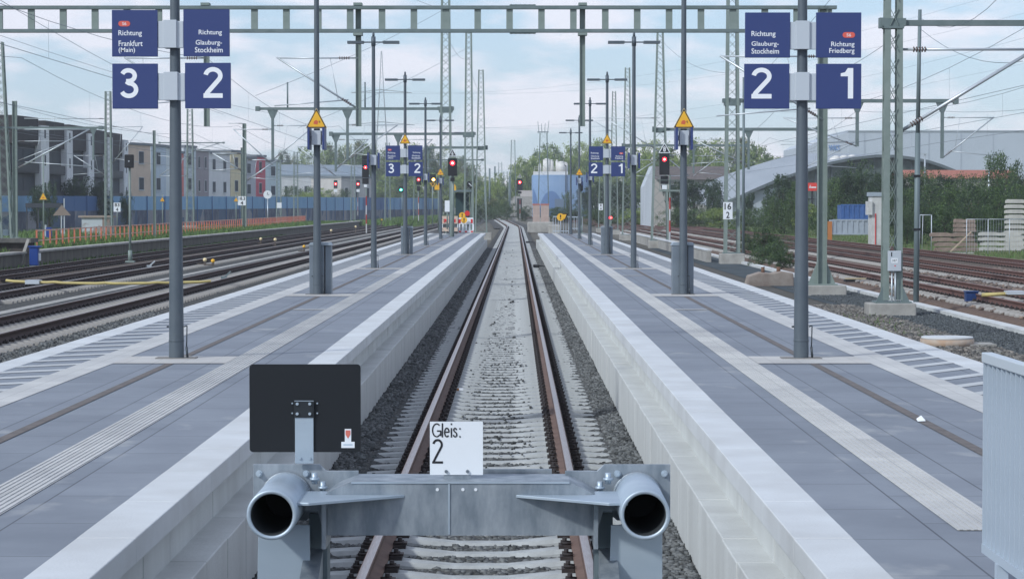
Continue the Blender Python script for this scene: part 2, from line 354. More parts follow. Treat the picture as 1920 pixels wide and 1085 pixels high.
# ------------------------------------------------------------------ platforms (mirror images about the track axis)
PY0, PY1 = 6.0, 152.0
POSTS = [26.3, 45.5, 65.0, 84.0, 103.6, 123.5, 144.0]
for sgn in (-1, 1):
    def xs(a, b): return (a*sgn, b*sgn) if sgn > 0 else (b*sgn, a*sgn)
    z = .76
    mb = MB()
    a, b = xs(1.95, 4.93); mb.box(a, b, PY0, PY1, -.35, z-.004)
    struct(mb.build('platform', pave_m))
    for e0, e1 in ((1.65, 1.95), (4.93, 5.23)):      # edge beams in 1 m blocks with fine joints
        mb = MB(); yy = PY0
        a, b = xs(e0, e1)
        while yy < PY1-.01:
            y2 = min(yy+1.5, PY1); mb.box(a, b, yy+.0025, y2-.0025, z-.13, z+.002+random.uniform(-.001,.0015)); yy = y2
        struct(mb.build('platform_edge', conc_edge, bevel=.006))
    # wall under the inner edge with its ledge, panel joints 1 m apart
    mb = MB(); yy = PY0; mb2 = MB()
    while yy < PY1-.01:
        y2 = min(yy+.999, PY1); j = random.uniform(-.003, .003)
        a, b = xs(1.77+j, 1.946); mb.box(a, b, yy+.003, y2-.003, .30, z-.131)
        a, b = xs(1.55+random.uniform(-.004,.004), 1.946); mb2.box(a, b, yy+.003, y2-.003, -.45, .345+random.uniform(-.003,.003)); yy = y2
    struct(mb.build('platform_wall', conc_wall, bevel=.004)); struct(mb2.build('platform_ledge', conc_wall, bevel=.008))
    mb = MB(); a, b = xs(4.935, 5.18); mb.box(a, b, PY0, PY1, -.45, z-.131); struct(mb.build('platform_wall', conc_wall))
    a, b = xs(1.60, 1.945); mb = MB(); mb.box(a, b, PY0+.02, PY1-.02, -.44, .29); struct(mb.build('platform_core', conc_wall))
    # tactile strip: ribs running along the platform
    mb = MB(); a, b = xs(2.53, 2.83); mb.quad([(a,12.3,z),(b,12.3,z),(b,PY1,z),(a,PY1,z)])
    for k in range(8):
        c0 = min(a,b)+.019+k*.0375; mb.box(c0-.009, c0+.009, 12.3, 60, z, z+.005)
    struct(mb.build('tactile_strip', strip_m))
    a, b = xs(4.03, 4.37); mb = MB(); mb.quad([(a,PY0,z),(b,PY0,z),(b,PY1,z),(a,PY1,z)])
    struct(mb.build('white_slab_strip', strip_m))
    # diagonal hatching between the strip and the outer edge
    mb = MB(); yy = 14.0; sl = .42 if sgn < 0 else .75
    xa, xb = sorted((4.37*sgn, 4.93*sgn))
    while yy < PY1-1: mb.quad([(xa,yy,z+.0005),(xb,yy+sl,z+.0005),(xb,yy+sl+.3,z+.0005),(xa,yy+.3,z+.0005)]); yy += .9
    struct(mb.build('hatch_marking', mat('hatch_white', (.50,.52,.53), .7, col2=(.44,.45,.45), scale=2, detail=7)))
    # drainage groove
    mb = MB(); a, b = xs(3.375, 3.465); mb.quad([(a,PY0,z+.001),(b,PY0,z+.001),(b,PY1,z+.001),(a,PY1,z+.001)])
    struct(mb.build('drain_channel', groove_m))
    for Yp in POSTS:     # pale cross bands at every post
        mb = MB(); a, b = xs(2.83, 4.03); mb.quad([(a,Yp-.85,z+.003),(b,Yp-.85,z+.003),(b,Yp+.35,z+.003),(a,Yp+.35,z+.003)])
        struct(mb.build('cross_band', cross_m))
    mb = MB(); a, b = xs(2.83, 3.35)
    for Yc in (38.7, 58., 77.): mb.quad([(a,Yc,z+.003),(b,Yc,z+.003),(b,Yc+.25,z+.003),(a,Yc+.25,z+.003)])
    struct(mb.build('manhole_frame', cross_m))
mb = MB(); mb.box(-12, 12, -6, 5.9, -.35, .758); struct(mb.build('platform', pave_m))

# ------------------------------------------------------------------ tracks
RP = [(-.075,-.172),(.075,-.172),(.075,-.160),(.012,-.135),(.0085,-.05),(.036,-.036),(.036,-.006),(.030,0),(-.030,0),(-.036,-.006),(-.036,-.036),(-.0085,-.05),(-.012,-.135),(-.075,-.160)]
RI = [0,0,1,1,1,0,0,2,0,0,1,1,1,0]
def rail(path, off, z0, parent, mats):
    V = []; Fq = []; mi = []
    for i, (x_, y_) in enumerate(path):
        p, q = path[max(i-1, 0)], path[min(i+1, len(path)-1)]
        d = Vector((q[0]-p[0], q[1]-p[1])).normalized(); n = Vector((d.y, -d.x))
        for (a, zz) in RP: V.append((x_+n.x*(off+a), y_+n.y*(off+a), z0+zz))
    k = len(RP)
    for i in range(len(path)-1):
        for j in range(k): Fq.append((i*k+j, i*k+(j+1) % k, (i+1)*k+(j+1) % k, (i+1)*k+j)); mi.append(RI[j])
    return npmesh('rail', np.array(V), np.array(Fq), mats, np.array(mi), parent)
def sleeper_mesh(clips=True):
    mb = MB(); st = [(-1.3,.10,-.225),(-1.22,.105,-.205),(-.95,.11,-.19),(-.60,.11,-.183),(-.45,.10,-.20),(-.2,.085,-.222),(.2,.085,-.222),(.45,.10,-.20),(.60,.11,-.183),(.95,.11,-.19),(1.22,.105,-.205),(1.3,.10,-.225)]
    for i, (x_, hw, zt) in enumerate(st):
        mb.v += [(x_,-hw-.03,-.36),(x_,-hw-.012,zt-.03),(x_,-hw+.015,zt),(x_,hw-.015,zt),(x_,hw+.012,zt-.03),(x_,hw+.03,-.36)]
    for i in range(len(st)-1):
        for j in range(5):
            a = i*6+j; mb.f.append((a, a+6, a+7, a+1)); mb.m.append(0)
    mb.f.append((0,1,2,3,4,5)); mb.m.append(0); e = (len(st)-1)*6; mb.f.append(tuple(e+5-i for i in range(6))); mb.m.append(0)
    return mb
def clip_mb(mb, x0):
    mb.box(x0-.09, x0+.09, -.07, .07, -.19, -.1725)
    for s_ in (-1, 1):
        c = x0+s_*.125
        mb.box(c-.045, c+.045, -.075, .075, -.185, -.155)
        mb.box(c-.02, c+.055 if s_ > 0 else c+.02, -.05, .05, -.155, -.138)
        mb.tube((c,0,-.15), (c,0,-.105), .019, .017, 6)
        for q in (-.045, .045): mb.tube((c-s_*.05,q,-.148), (c+s_*.03,q,-.14), .012, .012, 5)
RM = [rail_side, rail_web, rail_top]
slp_mesh = None
def track(name_label, path, ysl, z0, rails_m, sl_m, group='railway tracks', clips=True, sl_step=.6, nmax=100):
    t = thing('railway_track', name_label, 'railway track', (0, 0, 0), group)
    for off in (-.755, .755): rail(path, off, z0, t, rails_m)
    P = np.array(path)
    def X(Y): return float(np.interp(Y, P[:, 1], P[:, 0]))
    first = None; cnt = 0; yy = ysl[0]; rest = []
    sm = sleeper_mesh()
    while yy < ysl[1]:
        if cnt < nmax:
            if first is None:
                if clips:
                    first = sm.build('sleeper', sl_m, t)
                    for x0 in (-.755, .755):
                        c = MB(); clip_mb(c, x0); c.build('rail_fastening', clip_m, first)
                else:
                    sm.cur = 1; clip_mb(sm, -.755); clip_mb(sm, .755); first = sm.build('sleeper', [sl_m, clip_m], t)
                o = first
            else: o = copy_tree(first, t)
            o.location = (X(yy), yy, z0)
        else:
            rest.append((X(yy), yy))
        cnt += 1; yy += sl_step
    if rest:
        mm = sleeper_mesh(); mm.cur = 1; clip_mb(mm, -.755); clip_mb(mm, .755)
        T_ = []; tm = []
        for f_, q_ in zip(mm.f, mm.m):
            for a_ in range(1, len(f_)-1): T_.append((f_[0], f_[a_], f_[a_+1])); tm.append(q_)
        V_ = np.array(mm.v)[None]+np.array([(a_, b_, z0) for a_, b_ in rest])[:, None]; nn_ = len(mm.v)
        F_ = np.array(T_)[None]+nn_*np.arange(len(rest))[:, None, None]
        o = npmesh('sleepers', V_.reshape(-1, 3), F_.reshape(-1, 3), [sl_m, clip_m], np.tile(tm, len(rest)), t); o['kind'] = 'stuff'
    return t
path2 = [(0, y_) for y_ in range(6, 296, 20)]+[(cx(y_), y_) for y_ in range(296, 636, 5)]
track('middle railway track with shiny brown rails running from the buffer stop between the two platforms', path2, (Y0S, 560), 0, RM, conc_sleeper, clips=True)
old_sl = mat('old_sleeper', (.36,.345,.32), .9, col2=(.25,.235,.215), scale=5, detail=6)
dk_sl = mat('dark_sleeper', (.12,.10,.085), .9, col2=(.08,.065,.055), scale=5, detail=6)
RD = [mat('old_rail_rust', (.055,.03,.026), .8, col2=(.085,.045,.035), scale=8), mat('old_rail_web', (.05,.028,.024), .8), mat('old_rail_top', (.30,.25,.22), .4, .6)]
RR = [mat('red_rail_rust', (.12,.06,.05), .8, col2=(.16,.085,.065), scale=8), mat('red_rail_web', (.11,.055,.045), .8), mat('red_rail_top', (.22,.16,.14), .45, .5)]
def line(x0, y0=8, y1=900, bend=None):
    return [(x0+(bend(y_) if bend else 0), y_) for y_ in list(range(y0, y1, 12))]
for x0, lab, ys0, slm in ((-10.5, 'railway track nearest the left platform with pale concrete sleepers', 44, old_sl), (-15.3, 'second railway track left of the left platform, crossed by the yellow hose', 68, old_sl), (-18.9, 'farthest left railway track, along the foot of the old platform', 86, dk_sl)):
    track(lab, line(x0), (ys0, 300), -.03, RD, slm, clips=False)
for x0, lab, ys0 in ((13.25, 'rusty railway track nearest the right platform, beyond the concrete trough line', 52), (17.4, 'middle one of the three rusty tracks on the right', 70), (21.5, 'farthest rusty track on the right, beside the grass verge', 88)):
    track(lab, line(x0, 8, 600, lambda y_: -max(0, y_-230)**2*.00009), (ys0, 260), .12, RR, old_sl if x0 < 20 else dk_sl, clips=False)
for i, (a, b) in enumerate((((34, 440), (-12, 640)), ((40, 520), (-16, 720)))):
    t = thing('railway_track', ('nearer' if i == 0 else 'farther')+' rusty track crossing from right to left far beyond the platforms', 'railway track', (0,0,0), 'railway tracks')
    pth = [(a[0]+(b[0]-a[0])*u/12, a[1]+(b[1]-a[1])*u/12) for u in range(13)]
    for off in (-.755, .755): rail(pth, off, .05, t, RR)
    mb = MB()
    for p, q in zip(pth, pth[1:]): mb.quad([(p[0]-2.2,p[1],-.2),(p[0]+2.2,p[1],-.2),(q[0]+2.2,q[1],-.2),(q[0]-2.2,q[1],-.2)])
    o = mb.build('sleepers', rust_ballast, t); o['kind'] = 'stuff'
    for ob in t.children: pass
# concrete cable trough line right
mb = MB(); yy = 30
while yy < 260: mb.box(11.0, 11.32, yy+.004, yy+.996, -.4, -.19); yy += 1
tag(mb.build('cable_trough', mat('trough_concrete', (.60,.61,.60), .85, col2=(.50,.51,.50), scale=2)), 'long pale concrete cable trough lying on dark gravel right of the right platform', 'cable trough')
mb = MB(); yy = 40
while yy < 300: mb.box(-12.95, -12.6, yy+.004, yy+.996, -.4, -.25); yy += 1
tag(mb.build('cable_trough', conc_old), 'long concrete cable trough lying between the two nearest left tracks', 'cable trough')
# yellow hose over the left tracks
t = thing('cable_hose', 'yellow protective hose laid across the left tracks', 'hose', (0,0,0))
mb = MB(); pts = []
for k in range(25):
    u = k/24; pts.append(Vector((-16.0+6.6*u, 76.5-.9*math.sin(u*2.5), .06-.05*math.sin(u*math.pi)+(0 if k % 6 else .02))))
for p, q in zip(pts, pts[1:]): mb.tube(p, q, .045, .045, 8, False)
mb.build('hose', mat('hose_yellow', (.50,.42,.16), .6, col2=(.40,.33,.14), scale=3), t)
MB().box(-15.3, -14.85, 76.0, 76.5, -.02, .10).build('cover_plate', bracket_m, t)
t = thing('cable_hose', 'yellow hose crossing a rusty track at the far right', 'hose', (0,0,0))
mb = MB(); mb.tube((12.3,62,.15), (13.2,62,.19), .05, .05, 8); mb.tube((13.2,62,.19), (14.4,61.8,.16), .05, .05, 8); mb.build('hose', MATS['hose_yellow'], t)
MB().box(12.9, 13.35, 61.7, 62.15, .17, .26).build('cover_plate', bracket_m, t)

# ------------------------------------------------------------------ buffer stop
YB = 11.2
t = thing('buffer_stop', 'galvanised steel buffer stop with two open buffer tubes across the middle track', 'buffer stop', (-.013, 11.7, 0))
def loc(px, py, Y): p = at(px, py, Y); return Vector((p.x+.013, p.y-11.7, p.z))
cz = loc(859, 965, YB).z; hs = .875
for sgn in (-1, 1):
    mb = MB(); n = 40; k = 0
    y0, y1 = -.5, .22; c0 = Vector((sgn*hs, y0, cz)); c1 = Vector((sgn*hs, y1, cz))
    ro, ri = .118, .098
    for (yy, r) in ((y1, ro), (y0+.004, ro), (y0, ro-.004), (y0, ri+.004), (y0+.006, ri), (y1, ri)):
        for i in range(n):
            a = 2*math.pi*i/n; mb.v.append((sgn*hs+math.cos(a)*r, yy, cz+math.sin(a)*r))
    for ring in range(5):
        for i in range(n):
            j = (i+1) % n; mb.cur = 1 if ring == 4 else 0; mb.smooth.add(len(mb.f))
            mb.f.append((ring*n+i, ring*n+j, (ring+1)*n+j, (ring+1)*n+i)); mb.m.append(mb.cur)
    tb = mb.build('buffer_tube', [galv2, darkin], t)
    MB().tube((sgn*hs, y1-.03, cz), (sgn*hs, y1-.015, cz), ri-.001, ri-.001, 32).build('tube_end', darkin, tb)
    # weld bead
    mb = MB()
    for i in range(32):
        a, b = 2*math.pi*i/32, 2*math.pi*(i+1)/32
        mb.tube((sgn*hs+math.cos(a)*ro, y1-.004, cz+math.sin(a)*ro), (sgn*hs+math.cos(b)*ro, y1-.004, cz+math.sin(b)*ro), .008, .008, 6, False)
    mb.build('weld', galv, tb)
    # flange plate, outline with a notch towards the beam
    X0, X1 = hs-.155, hs+.165
    zt = cz+.160
    poly = [(hs+.165, zt), (hs+.165, cz-.12), (hs-.10, cz-.12), (hs-.20, cz-.03), (hs-.36, cz+.02), (hs-.36, zt-.032), (hs-.20, zt-.032), (hs-.165, zt)]
    poly = [(p[0]*sgn, p[1]) for p in poly]
    mb = MB(); mb.prism(poly, .225, .245); fp = mb.build('flange_plate', galv, t, bevel=.002)
    for (bx, bz) in ((hs+.135, zt-.045), (hs-.100, zt-.045)):
        mb = MB(); mb.tube((sgn*bx,.226,bz), (sgn*bx,.214,bz), .017, .017, 12); mb.tube((sgn*bx,.214,bz), (sgn*bx,.196,bz), .012, .012, 6); mb.build('bolt', galv2, fp)
    # leg: web plate and bright front flange
    mb = MB(); cxl = sgn*(hs-.02)
    zl = cz-.10
    mb.prism([(cxl-.125, zl), (cxl+.125, zl), (cxl+.13, -.3), (cxl-.15*1, -.3)], -.10, -.085)
    mb.box(cxl-.012, cxl+.012, -.085, .25, -.3, zl)
    lg = mb.build('leg', galv2, t, bevel=.002)
    mb = MB(); xi = sgn*(hs-.175)
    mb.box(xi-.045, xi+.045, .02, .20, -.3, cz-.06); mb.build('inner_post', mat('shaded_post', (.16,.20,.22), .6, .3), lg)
    # bracket between tube and beam
    mb = MB(); a, b = sorted((sgn*(hs-.08), sgn*(hs-.235))); mb.box(a, b, -.06, .10, cz-.035, cz+.005)
    mb.build('bracket', galv, t, bevel=.003)
    for bx, bz in ((hs-.19, cz+.062), (hs-.15, cz+.105)):
        mb = MB(); mb.tube((sgn*bx,.12,bz-.03), (sgn*bx,.12,bz+.025), .015, .015, 6); mb.tube((sgn*bx,.12,bz-.012), (sgn*bx,.12,bz), .024, .024, 12); mb.build('bolt', galv2, t)
# crossbeam: hollow box tapering at the ends
zt, zb = loc(860, 903, 11.62).z, loc(860, 1003, 11.62).z
yf = -.08
pf = [(-.66, zb), (.66, zb), (.70, zt-.12), (.66, zt-.065), (.60, zt-.03), (.53, zt), (-.53, zt), (-.60, zt-.03), (-.66, zt-.065), (-.70, zt-.12)]
mb = MB(); mb.prism(pf, yf, yf+.012)
tp = pf[2:]
for a, b in zip(tp, tp[1:]): mb.quad([(a[0],yf,a[1]),(a[0],yf+.36,a[1]),(b[0],yf+.36,b[1]),(b[0],yf,b[1])][::-1])
mb.box(-.66, .66, yf+.36, yf+.375, zb, zt-.12)
mb.box(-.65, .65, yf+.012, yf+.355, zb, zb+.01)
bm = mb.build('crossbeam', galv, t)
mb = MB(); mb.box(-.13, .45, .31, .33, zt-.03, zt+.02); mb.box(-.14, -.13, .31, .33, zt-.03, zt+.015); mb.build('stiffener', galv, bm)
mb = MB(); mb.bar((-.53,yf-.003,zt-.003), (.53,yf-.003,zt-.003), .006, .008); mb.bar((-.055,yf-.003,zb+.005), (-.055,yf-.003,zt-.005), .008, .006, Vector((0,1,0))); mb.build('weld', galv2, bm)
for px in (820, 868, 892):
    p = loc(px, 917, 11.62); mb = MB(); mb.tube((p.x, yf-.001, p.z), (p.x, yf-.004, p.z), .008, .008, 10); mb.build('hole_plug', white_m, bm)
for sgn in (-1, 1):   # horizontal fins
    zf = cz+.045; mb = MB()
    for zz, flip in ((zf, 1), (zf-.012, -1)):
        pass
    P3 = [(sgn*.27, yf-.002), (sgn*.71, yf-.32), (sgn*.80, yf-.30), (sgn*.80, yf+.15), (sgn*.66, yf+.15), (sgn*.64, yf-.002)]
    k = len(mb.v); mb.v += [(a, b, zf) for a, b in P3]+[(a, b, zf-.014) for a, b in P3]
    n = 6; mb.f += [tuple(range(n)), tuple(range(2*n-1, n-1, -1))]+[(i, i+n, (i+1) % n+n, (i+1) % n) for i in range(n)]; mb.m += [0]*(n+2)
    mb.build('gusset_plate', galv2, t, bevel=.002)
    # end plate hanging under the fin
    mb = MB(); mb.box(min(sgn*.645, sgn*.665), max(sgn*.645, sgn*.665), yf-.12, yf+.2, zb-.05, zf-.016); mb.build('end_plate', galv, t)
# lower strut behind
mb = MB(); mb.bar((-.8,.3,.25), (.8,.3,.25), .10, .10); mb.build('rear_strut', galv, t)
for sgn in (-1, 1):
    mb = MB(); mb.bar((sgn*.72,.2,.75), (sgn*.72,-2.2,-.1), .09, .12); mb.build('rear_brace', galv, t)

# black signal board on its bar, white number board
Yk = 11.9
a = at(467.5, 682.5, Yk); b = at(676.5, 847, Yk)
t = thing('signal_board', 'black square signal board seen from behind, bolted to a bar on the left buffer', 'signal board', ((a.x+b.x)/2, Yk, b.z))
hw, hh = (b.x-a.x)/2, a.z-b.z; rr = .018
poly = []
for (cx_, cz_, a0) in ((hw-rr, hh-rr, 0), (-hw+rr, hh-rr, 90), (-hw+rr, rr, 180), (hw-rr, rr, 270)):
    for q in range(5): an = R(a0+q*22.5); poly.append((cx_+rr*math.cos(an), cz_+rr*math.sin(an)))
mb = MB(); mb.prism(poly[::-1], 0, .006); bd = mb.build('panel', black_m, t)
mb = MB(); x0, x1 = at(553.5, 800, Yk).x-t.location.x, at(588, 800, Yk).x-t.location.x
zlo = at(570, 868, Yk).z-b.z
mb.box(x0, x1, -.012, -.004, zlo, at(570, 781, Yk).z-b.z); mb.build('support_bar', galv2, t, bevel=.001)
mb = MB(); za, zb2 = at(570, 750, Yk).z-b.z, at(570, 782, Yk).z-b.z
mb.box(x0-.003, x1+.003, -.018, -.0125, zb2, za); mb.build('clamp_plate', mat('clamp_black', (.02,.024,.028), .4), t, bevel=.001)
mb = MB(); mb.box(x0-.002, x1+.002, -.021, -.0185, za-.003, za); mb.build('clamp_edge', galv2, t)
for (px, py, r) in ((558,756,.0075),(581.5,756,.0075),(558,774.5,.0075),(581.5,774.5,.0075),(548,755.5,.0042),(595,755.5,.0042),(548,774,.0042),(595,774,.0042)):
    p = at(px, py, Yk); mb = MB(); yb = -.019 if r > .006 else 0; mb.tube((p.x-t.location.x, yb-.001, p.z-b.z), (p.x-t.location.x, yb-.008, p.z-b.z), r, r, 8); mb.build('bolt', galv2, t)
for px, py in ((563,858),(581,858)):
    p = at(px, py, Yk); mb = MB(); mb.tube((p.x-t.location.x, -.013, p.z-b.z), (p.x-t.location.x, -.02, p.z-b.z), .007, .007, 8); mb.build('bolt', galv2, t)
def rel(px, py, Y, o): p = at(px, py, Y); return (p.x-o.location.x, p.z-o.location.z)
mb = MB(); q0 = rel(646.5, 803.5, Yk, t); q1 = rel(658.5, 828, Yk, t); mb.box(q0[0], q1[0], -.002, -.0005, q1[1], q0[1])
q0 = rel(640, 827.5, Yk, t); q1 = rel(665, 839, Yk, t); mb.box(q0[0], q1[0], -.0035, -.002, q1[1], q0[1])
mb.cur = 1; q0 = rel(648, 806, Yk, t); q1 = rel(657, 814, Yk, t); mb.box(q0[0], q1[0], -.0032, -.0022, q1[1], q0[1])
c = rel(652.5, 814, Yk, t); mb.cur = 1; mb.prism([(c[0]-.012, c[1]), (c[0]+.012, c[1]), (c[0], c[1]-.02)][::-1], -.0034, -.0024)
mb.cur = 2; q0 = rel(644, 832, Yk, t); q1 = rel(661, 834, Yk, t); mb.box(q0[0], q1[0], -.0042, -.0036, q1[1], q0[1])
mb.build('sticker', [white_m, mat('sticker_red', (.6,.16,.12), .5), mat('sticker_text', (.35,.45,.55), .5)], t)

a = at(806, 790, 11.75); b = at(905.5, 889.5, 11.75)
t = thing('track_number_sign', 'white square sign reading Gleis: 2 standing on the buffer beam', 'track sign', (a.x, 11.75, b.z))
W_, H_ = b.x-a.x, a.z-b.z
MB().box(0, W_, 0, .004, 0, H_).build('panel', white_m, t)
def tb(x0, y0, x1, y1, Y=11.75, o=t):
    p = rel(x0, y0, Y, o); q = rel(x1, y1, Y, o); return (p[0], q[1], q[0], p[1])
k = 4.522
def arcp(cx_, cz_, rx, rz, a0, a1, n=18): return [(cx_+rx*math.cos(R(a0+(a1-a0)*i/n)), cz_+rz*math.sin(R(a0+(a1-a0)*i/n))) for i in range(n+1)]
GL = [arcp(.34,.5,.29,.45,48,318)+[(.62,.14)], [(.62,.10),(.62,.47)], [(.64,.45),(.36,.45)], [(.74,.0),(.74,1)], [(.89,.37),(1.21,.37)], arcp(1.05,.35,.155,.30,2,318), [(1.37,0),(1.37,.66)], [(1.37,.87),(1.37,.99)],
      [(a_-.07, b_) for a_, b_ in ((1.80,.52),(1.76,.62),(1.69,.65),(1.62,.60),(1.60,.50),(1.65,.41),(1.73,.36),(1.80,.28),(1.82,.17),(1.77,.07),(1.69,.04),(1.61,.09),(1.585,.19))], [(1.97,.55),(1.97,.66)], [(1.97,0),(1.97,.11)]]
_g = tb(740+315/k, 780+57/k, 740+557/k, 780+178/k)
strokes(GL, 2.0, _g, -.0015, ink, t, .048)
0 and text('Gleis:', tb(740+315/k, 780+57/k, 740+557/k, 780+178/k), -.0015, ink, t)
strokes([arcp(.22,.76,.17,.19,168,-35)+[(.13,.22),(.055,.06)], [(0,.05),(.44,.05)]], .44, tb(740+318/k, 780+190/k, 740+410/k, 780+400/k), -.0015, ink, t, .045)
for px in (836.5, 876.5):
    c = rel(px, 883, 11.75, t); mb = MB(); mb.tube((c[0],-.001,c[1]), (c[0],-.012,c[1]), .0085, .007, 8); mb.build('bolt', mat('bolt_dark', (.2,.23,.26), .4, .6), t)
c0 = rel(832, 888, 11.75, t); c1 = rel(882, 897, 11.75, t); MB().box(c0[0], c1[0], .005, .012, c1[1]-.02, c0[1]+.03).build('bracket', galv, t)

# ------------------------------------------------------------------ lamp posts, signs, bins
H_POST = 6.37
def lamp_post(label, X, Y, ang=0):
    t = thing('lamp_post', label, 'lamp post', (X, Y, .76), 'platform lamp posts')
    mb = MB()
    for z0, z1, r0, r1 in ((0, 3.9, .083, .052), (3.9, 6.0, .052, .046), (6.0, 6.25, .06, .06), (6.25, H_POST, .035, .03)):
        mb.tube((0,0,z0), (0,0,z1), r0, r1, 24, z0 > 5)
    mb.tube((0,0,.19), (0,0,.205), .085, .085, 24); mb.build('pole', pole_m, t)
    for s_ in (-1, 1):
        mb = MB(); mb.bar((s_*.04,0,6.1), (s_*.3,0,6.1), .05, .035); mb.box(min(s_*.26,s_*.7), max(s_*.26,s_*.7), -.13, .13, 6.06, 6.13); mb.build('lamp_head', pole_m, t)
    mb = MB(); mb.box(-.22, .22, -.11, .13, 0.003, .012); mb.build('base_plate', mat('base_plate', (.20,.19,.18), .8), t)
    mb = MB(); mb.tube((.083,-.01,.35), (.118,-.01,.36), .008, .008, 6); mb.tube((.118,-.01,.36), (.112,-.01,.12), .007, .007, 6); mb.tube((.112,-.01,.13), (.122,-.01,.005), .013, .013, 8)
    mb.tube((-.083,-.01,.35), (-.105,-.01,.35), .012, .012, 6); mb.build('earth_cable', mat('cable_dark', (.05,.06,.07), .5), t)
    return t
def mk_sign(kind, X, Y, panels, bx, letters, label, cat, refs, group):
    """panels, bx, letters given as pixel rectangles of the nearest post (depth refs)"""
    Yr, Xr = refs; zref = .76
    name = 'direction_sign' if kind == 'd' else 'number_sign'
    t = thing(name, label, cat, (X, Y-.11, zref), group)
    def cv(r):
        p = at(r[0], r[1], Yr-.11); q = at(r[2], r[3], Yr-.11); return p.x-Xr, q.z-zref, q.x-Xr, p.z-zref
    x0, z0, x1, z1 = cv(bx)
    mb = MB(); xm = x0+(x1-x0)*.74; mb.box(x0, x1, .0, .05, z0, z1-.006); mb.box(x0+(x1-x0)*.22, xm, -.03, .2, z0, z1+.006); mb.build('bracket', bracket_m, t, bevel=.004)
    for i, r in enumerate(panels):
        x0, z0, x1, z1 = cv(r); pn = MB().box(x0, x1, -.012, .025, z0, z1).build('sign_panel', blue_sign, t, bevel=.003)
        for s_, rr_ in letters[i]:
            c0, c1, c2, c3 = cv(rr_)
            if s_ == 'PILL':
                mb = MB(); h = (c3-c1)/2; pl = []
                for a0, cxx in ((90, c0+h), (270, c2-h)):
                    for q in range(7): an = R(a0+q*30); pl.append((cxx+h*math.cos(an), c1+h+h*math.sin(an)))
                mb.prism(pl[::-1], -.0145, -.013); lo_ = mb.build('line_badge', pill_red, pn)
                text('S6', (c0+(c2-c0)*.32, c1+h*.45, c2-(c2-c0)*.32, c3-h*.45), -.0155, letter_w, lo_)
            elif s_ in '123': digit(s_, (c0, c1, c2, c3), -.0135, letter_w, pn)
            else: text(s_, (c0, c1, c2, c3), -.0135, letter_w, pn, bold=.008 if len(s_) > 1 else .0)
    return t
k = 4.932
def Z(o, *r): return (o+r[0]/k, r[1]/k, o+r[2]/k, r[3]/k)
pL, pR = at(330.5, 672, 26.3).x, at(1502, 668, 26.3).x
SL = dict(d=dict(panels=[Z(200,46,95,470,525), Z(200,707,90,1135,523)], bx=Z(200,470,192,707,445),
       letters=[[('PILL', Z(200,107,197,217,247)), ('Richtung', Z(200,108,283,325,345)), ('Frankfurt', Z(200,110,378,332,430)), ('(Main)', Z(200,110,442,262,497))],
                [('Richtung', Z(200,850,278,1065,335)), ('Glauburg-', Z(200,822,372,1065,430)), ('Stockheim', Z(200,815,438,1072,488))]]),
     n=dict(panels=[Z(200,50,590,472,1007), Z(200,722,583,1146,1004)], bx=Z(200,472,672,722,928), letters=[[('3', Z(200,115,632,293,910))], [('2', Z(200,893,622,1072,907))]]))
SR = dict(d=dict(panels=[Z(1390,35,118,450,535), Z(1390,692,118,1107,535)], bx=Z(1390,450,200,692,458),
       letters=[[('Richtung', Z(1390,93,290,315,352)), ('Glauburg-', Z(1390,93,385,345,440)), ('Stockheim', Z(1390,93,450,347,500))],
                [('PILL', Z(1390,935,300,1050,352)), ('Richtung', Z(1390,830,388,1045,445)), ('Friedberg', Z(1390,812,448,1045,507))]]),
     n=dict(panels=[Z(1390,27,592,443,1007), Z(1390,692,592,1107,1007)], bx=Z(1390,443,675,692,930), letters=[[('2', Z(1390,93,628,278,913))], [('1', Z(1390,918,632,1032,913))]]))
def warn_sign(X, Y, zb, label, w_=.40):
    t = thing('warning_sign', label, 'warning sign', (X, Y-.10, zb), 'triangular warning signs')
    h = w_*.94
    def tri(s_, y0, y1, m, nm, zoff=0):
        hw_, hh_ = w_/2*s_, h*s_; z_ = (h-hh_)*.36
        mb = MB(); c_ = .012
        mb.prism([(-hw_+c_, z_), (hw_-c_, z_), (hw_, z_+c_), (c_*.6, z_+hh_), (-c_*.6, z_+hh_), (-hw_, z_+c_)][::-1], y0, y1); return mb.build(nm, m, t)
    tri(1, 0, .006, mat('sign_rim', (.55,.45,.25), .5), 'panel'); tri(.93, -.002, 0, ink, 'border'); tri(.78, -.004, -.002, yellow_m, 'field')
    mb = MB(); mb.prism([(-.055,h*.22),(.02,h*.20),(.035,h*.33),(.01,h*.42),(-.03,h*.40),(-.05,h*.33)][::-1], -.006, -.004); mb.cur = 1
    mb.prism([(.03,h*.42),(.06,h*.36),(.04,h*.33),(.075,h*.24),(.065,h*.34),(.08,h*.36)][::-1], -.006, -.004); mb.build('symbol', [mat('symbol_red', (.55,.12,.05), .6), mat('symbol_brown', (.16,.08,.04), .6)], t)
    return t
def flag_sign(X, Y, zc, label):
    t = thing('side_sign', label, 'side sign', (X, Y, zc), 'blue signs facing the tracks')
    MB().box(-.085, .085, -.14, .14, -.13, .14).build('bracket', bracket_m, t, bevel=.004)
    for s_ in (-1, 1):
        a_, b_ = sorted((s_*.12, s_*.16)); MB().box(a_, b_, -.27, .27, -.22, .20).build('sign_panel', blue_sign, t)
        MB().box(min(s_*.085,s_*.12), max(s_*.085,s_*.12), -.05, .05, -.05, .05).build('arm', bracket_m, t)
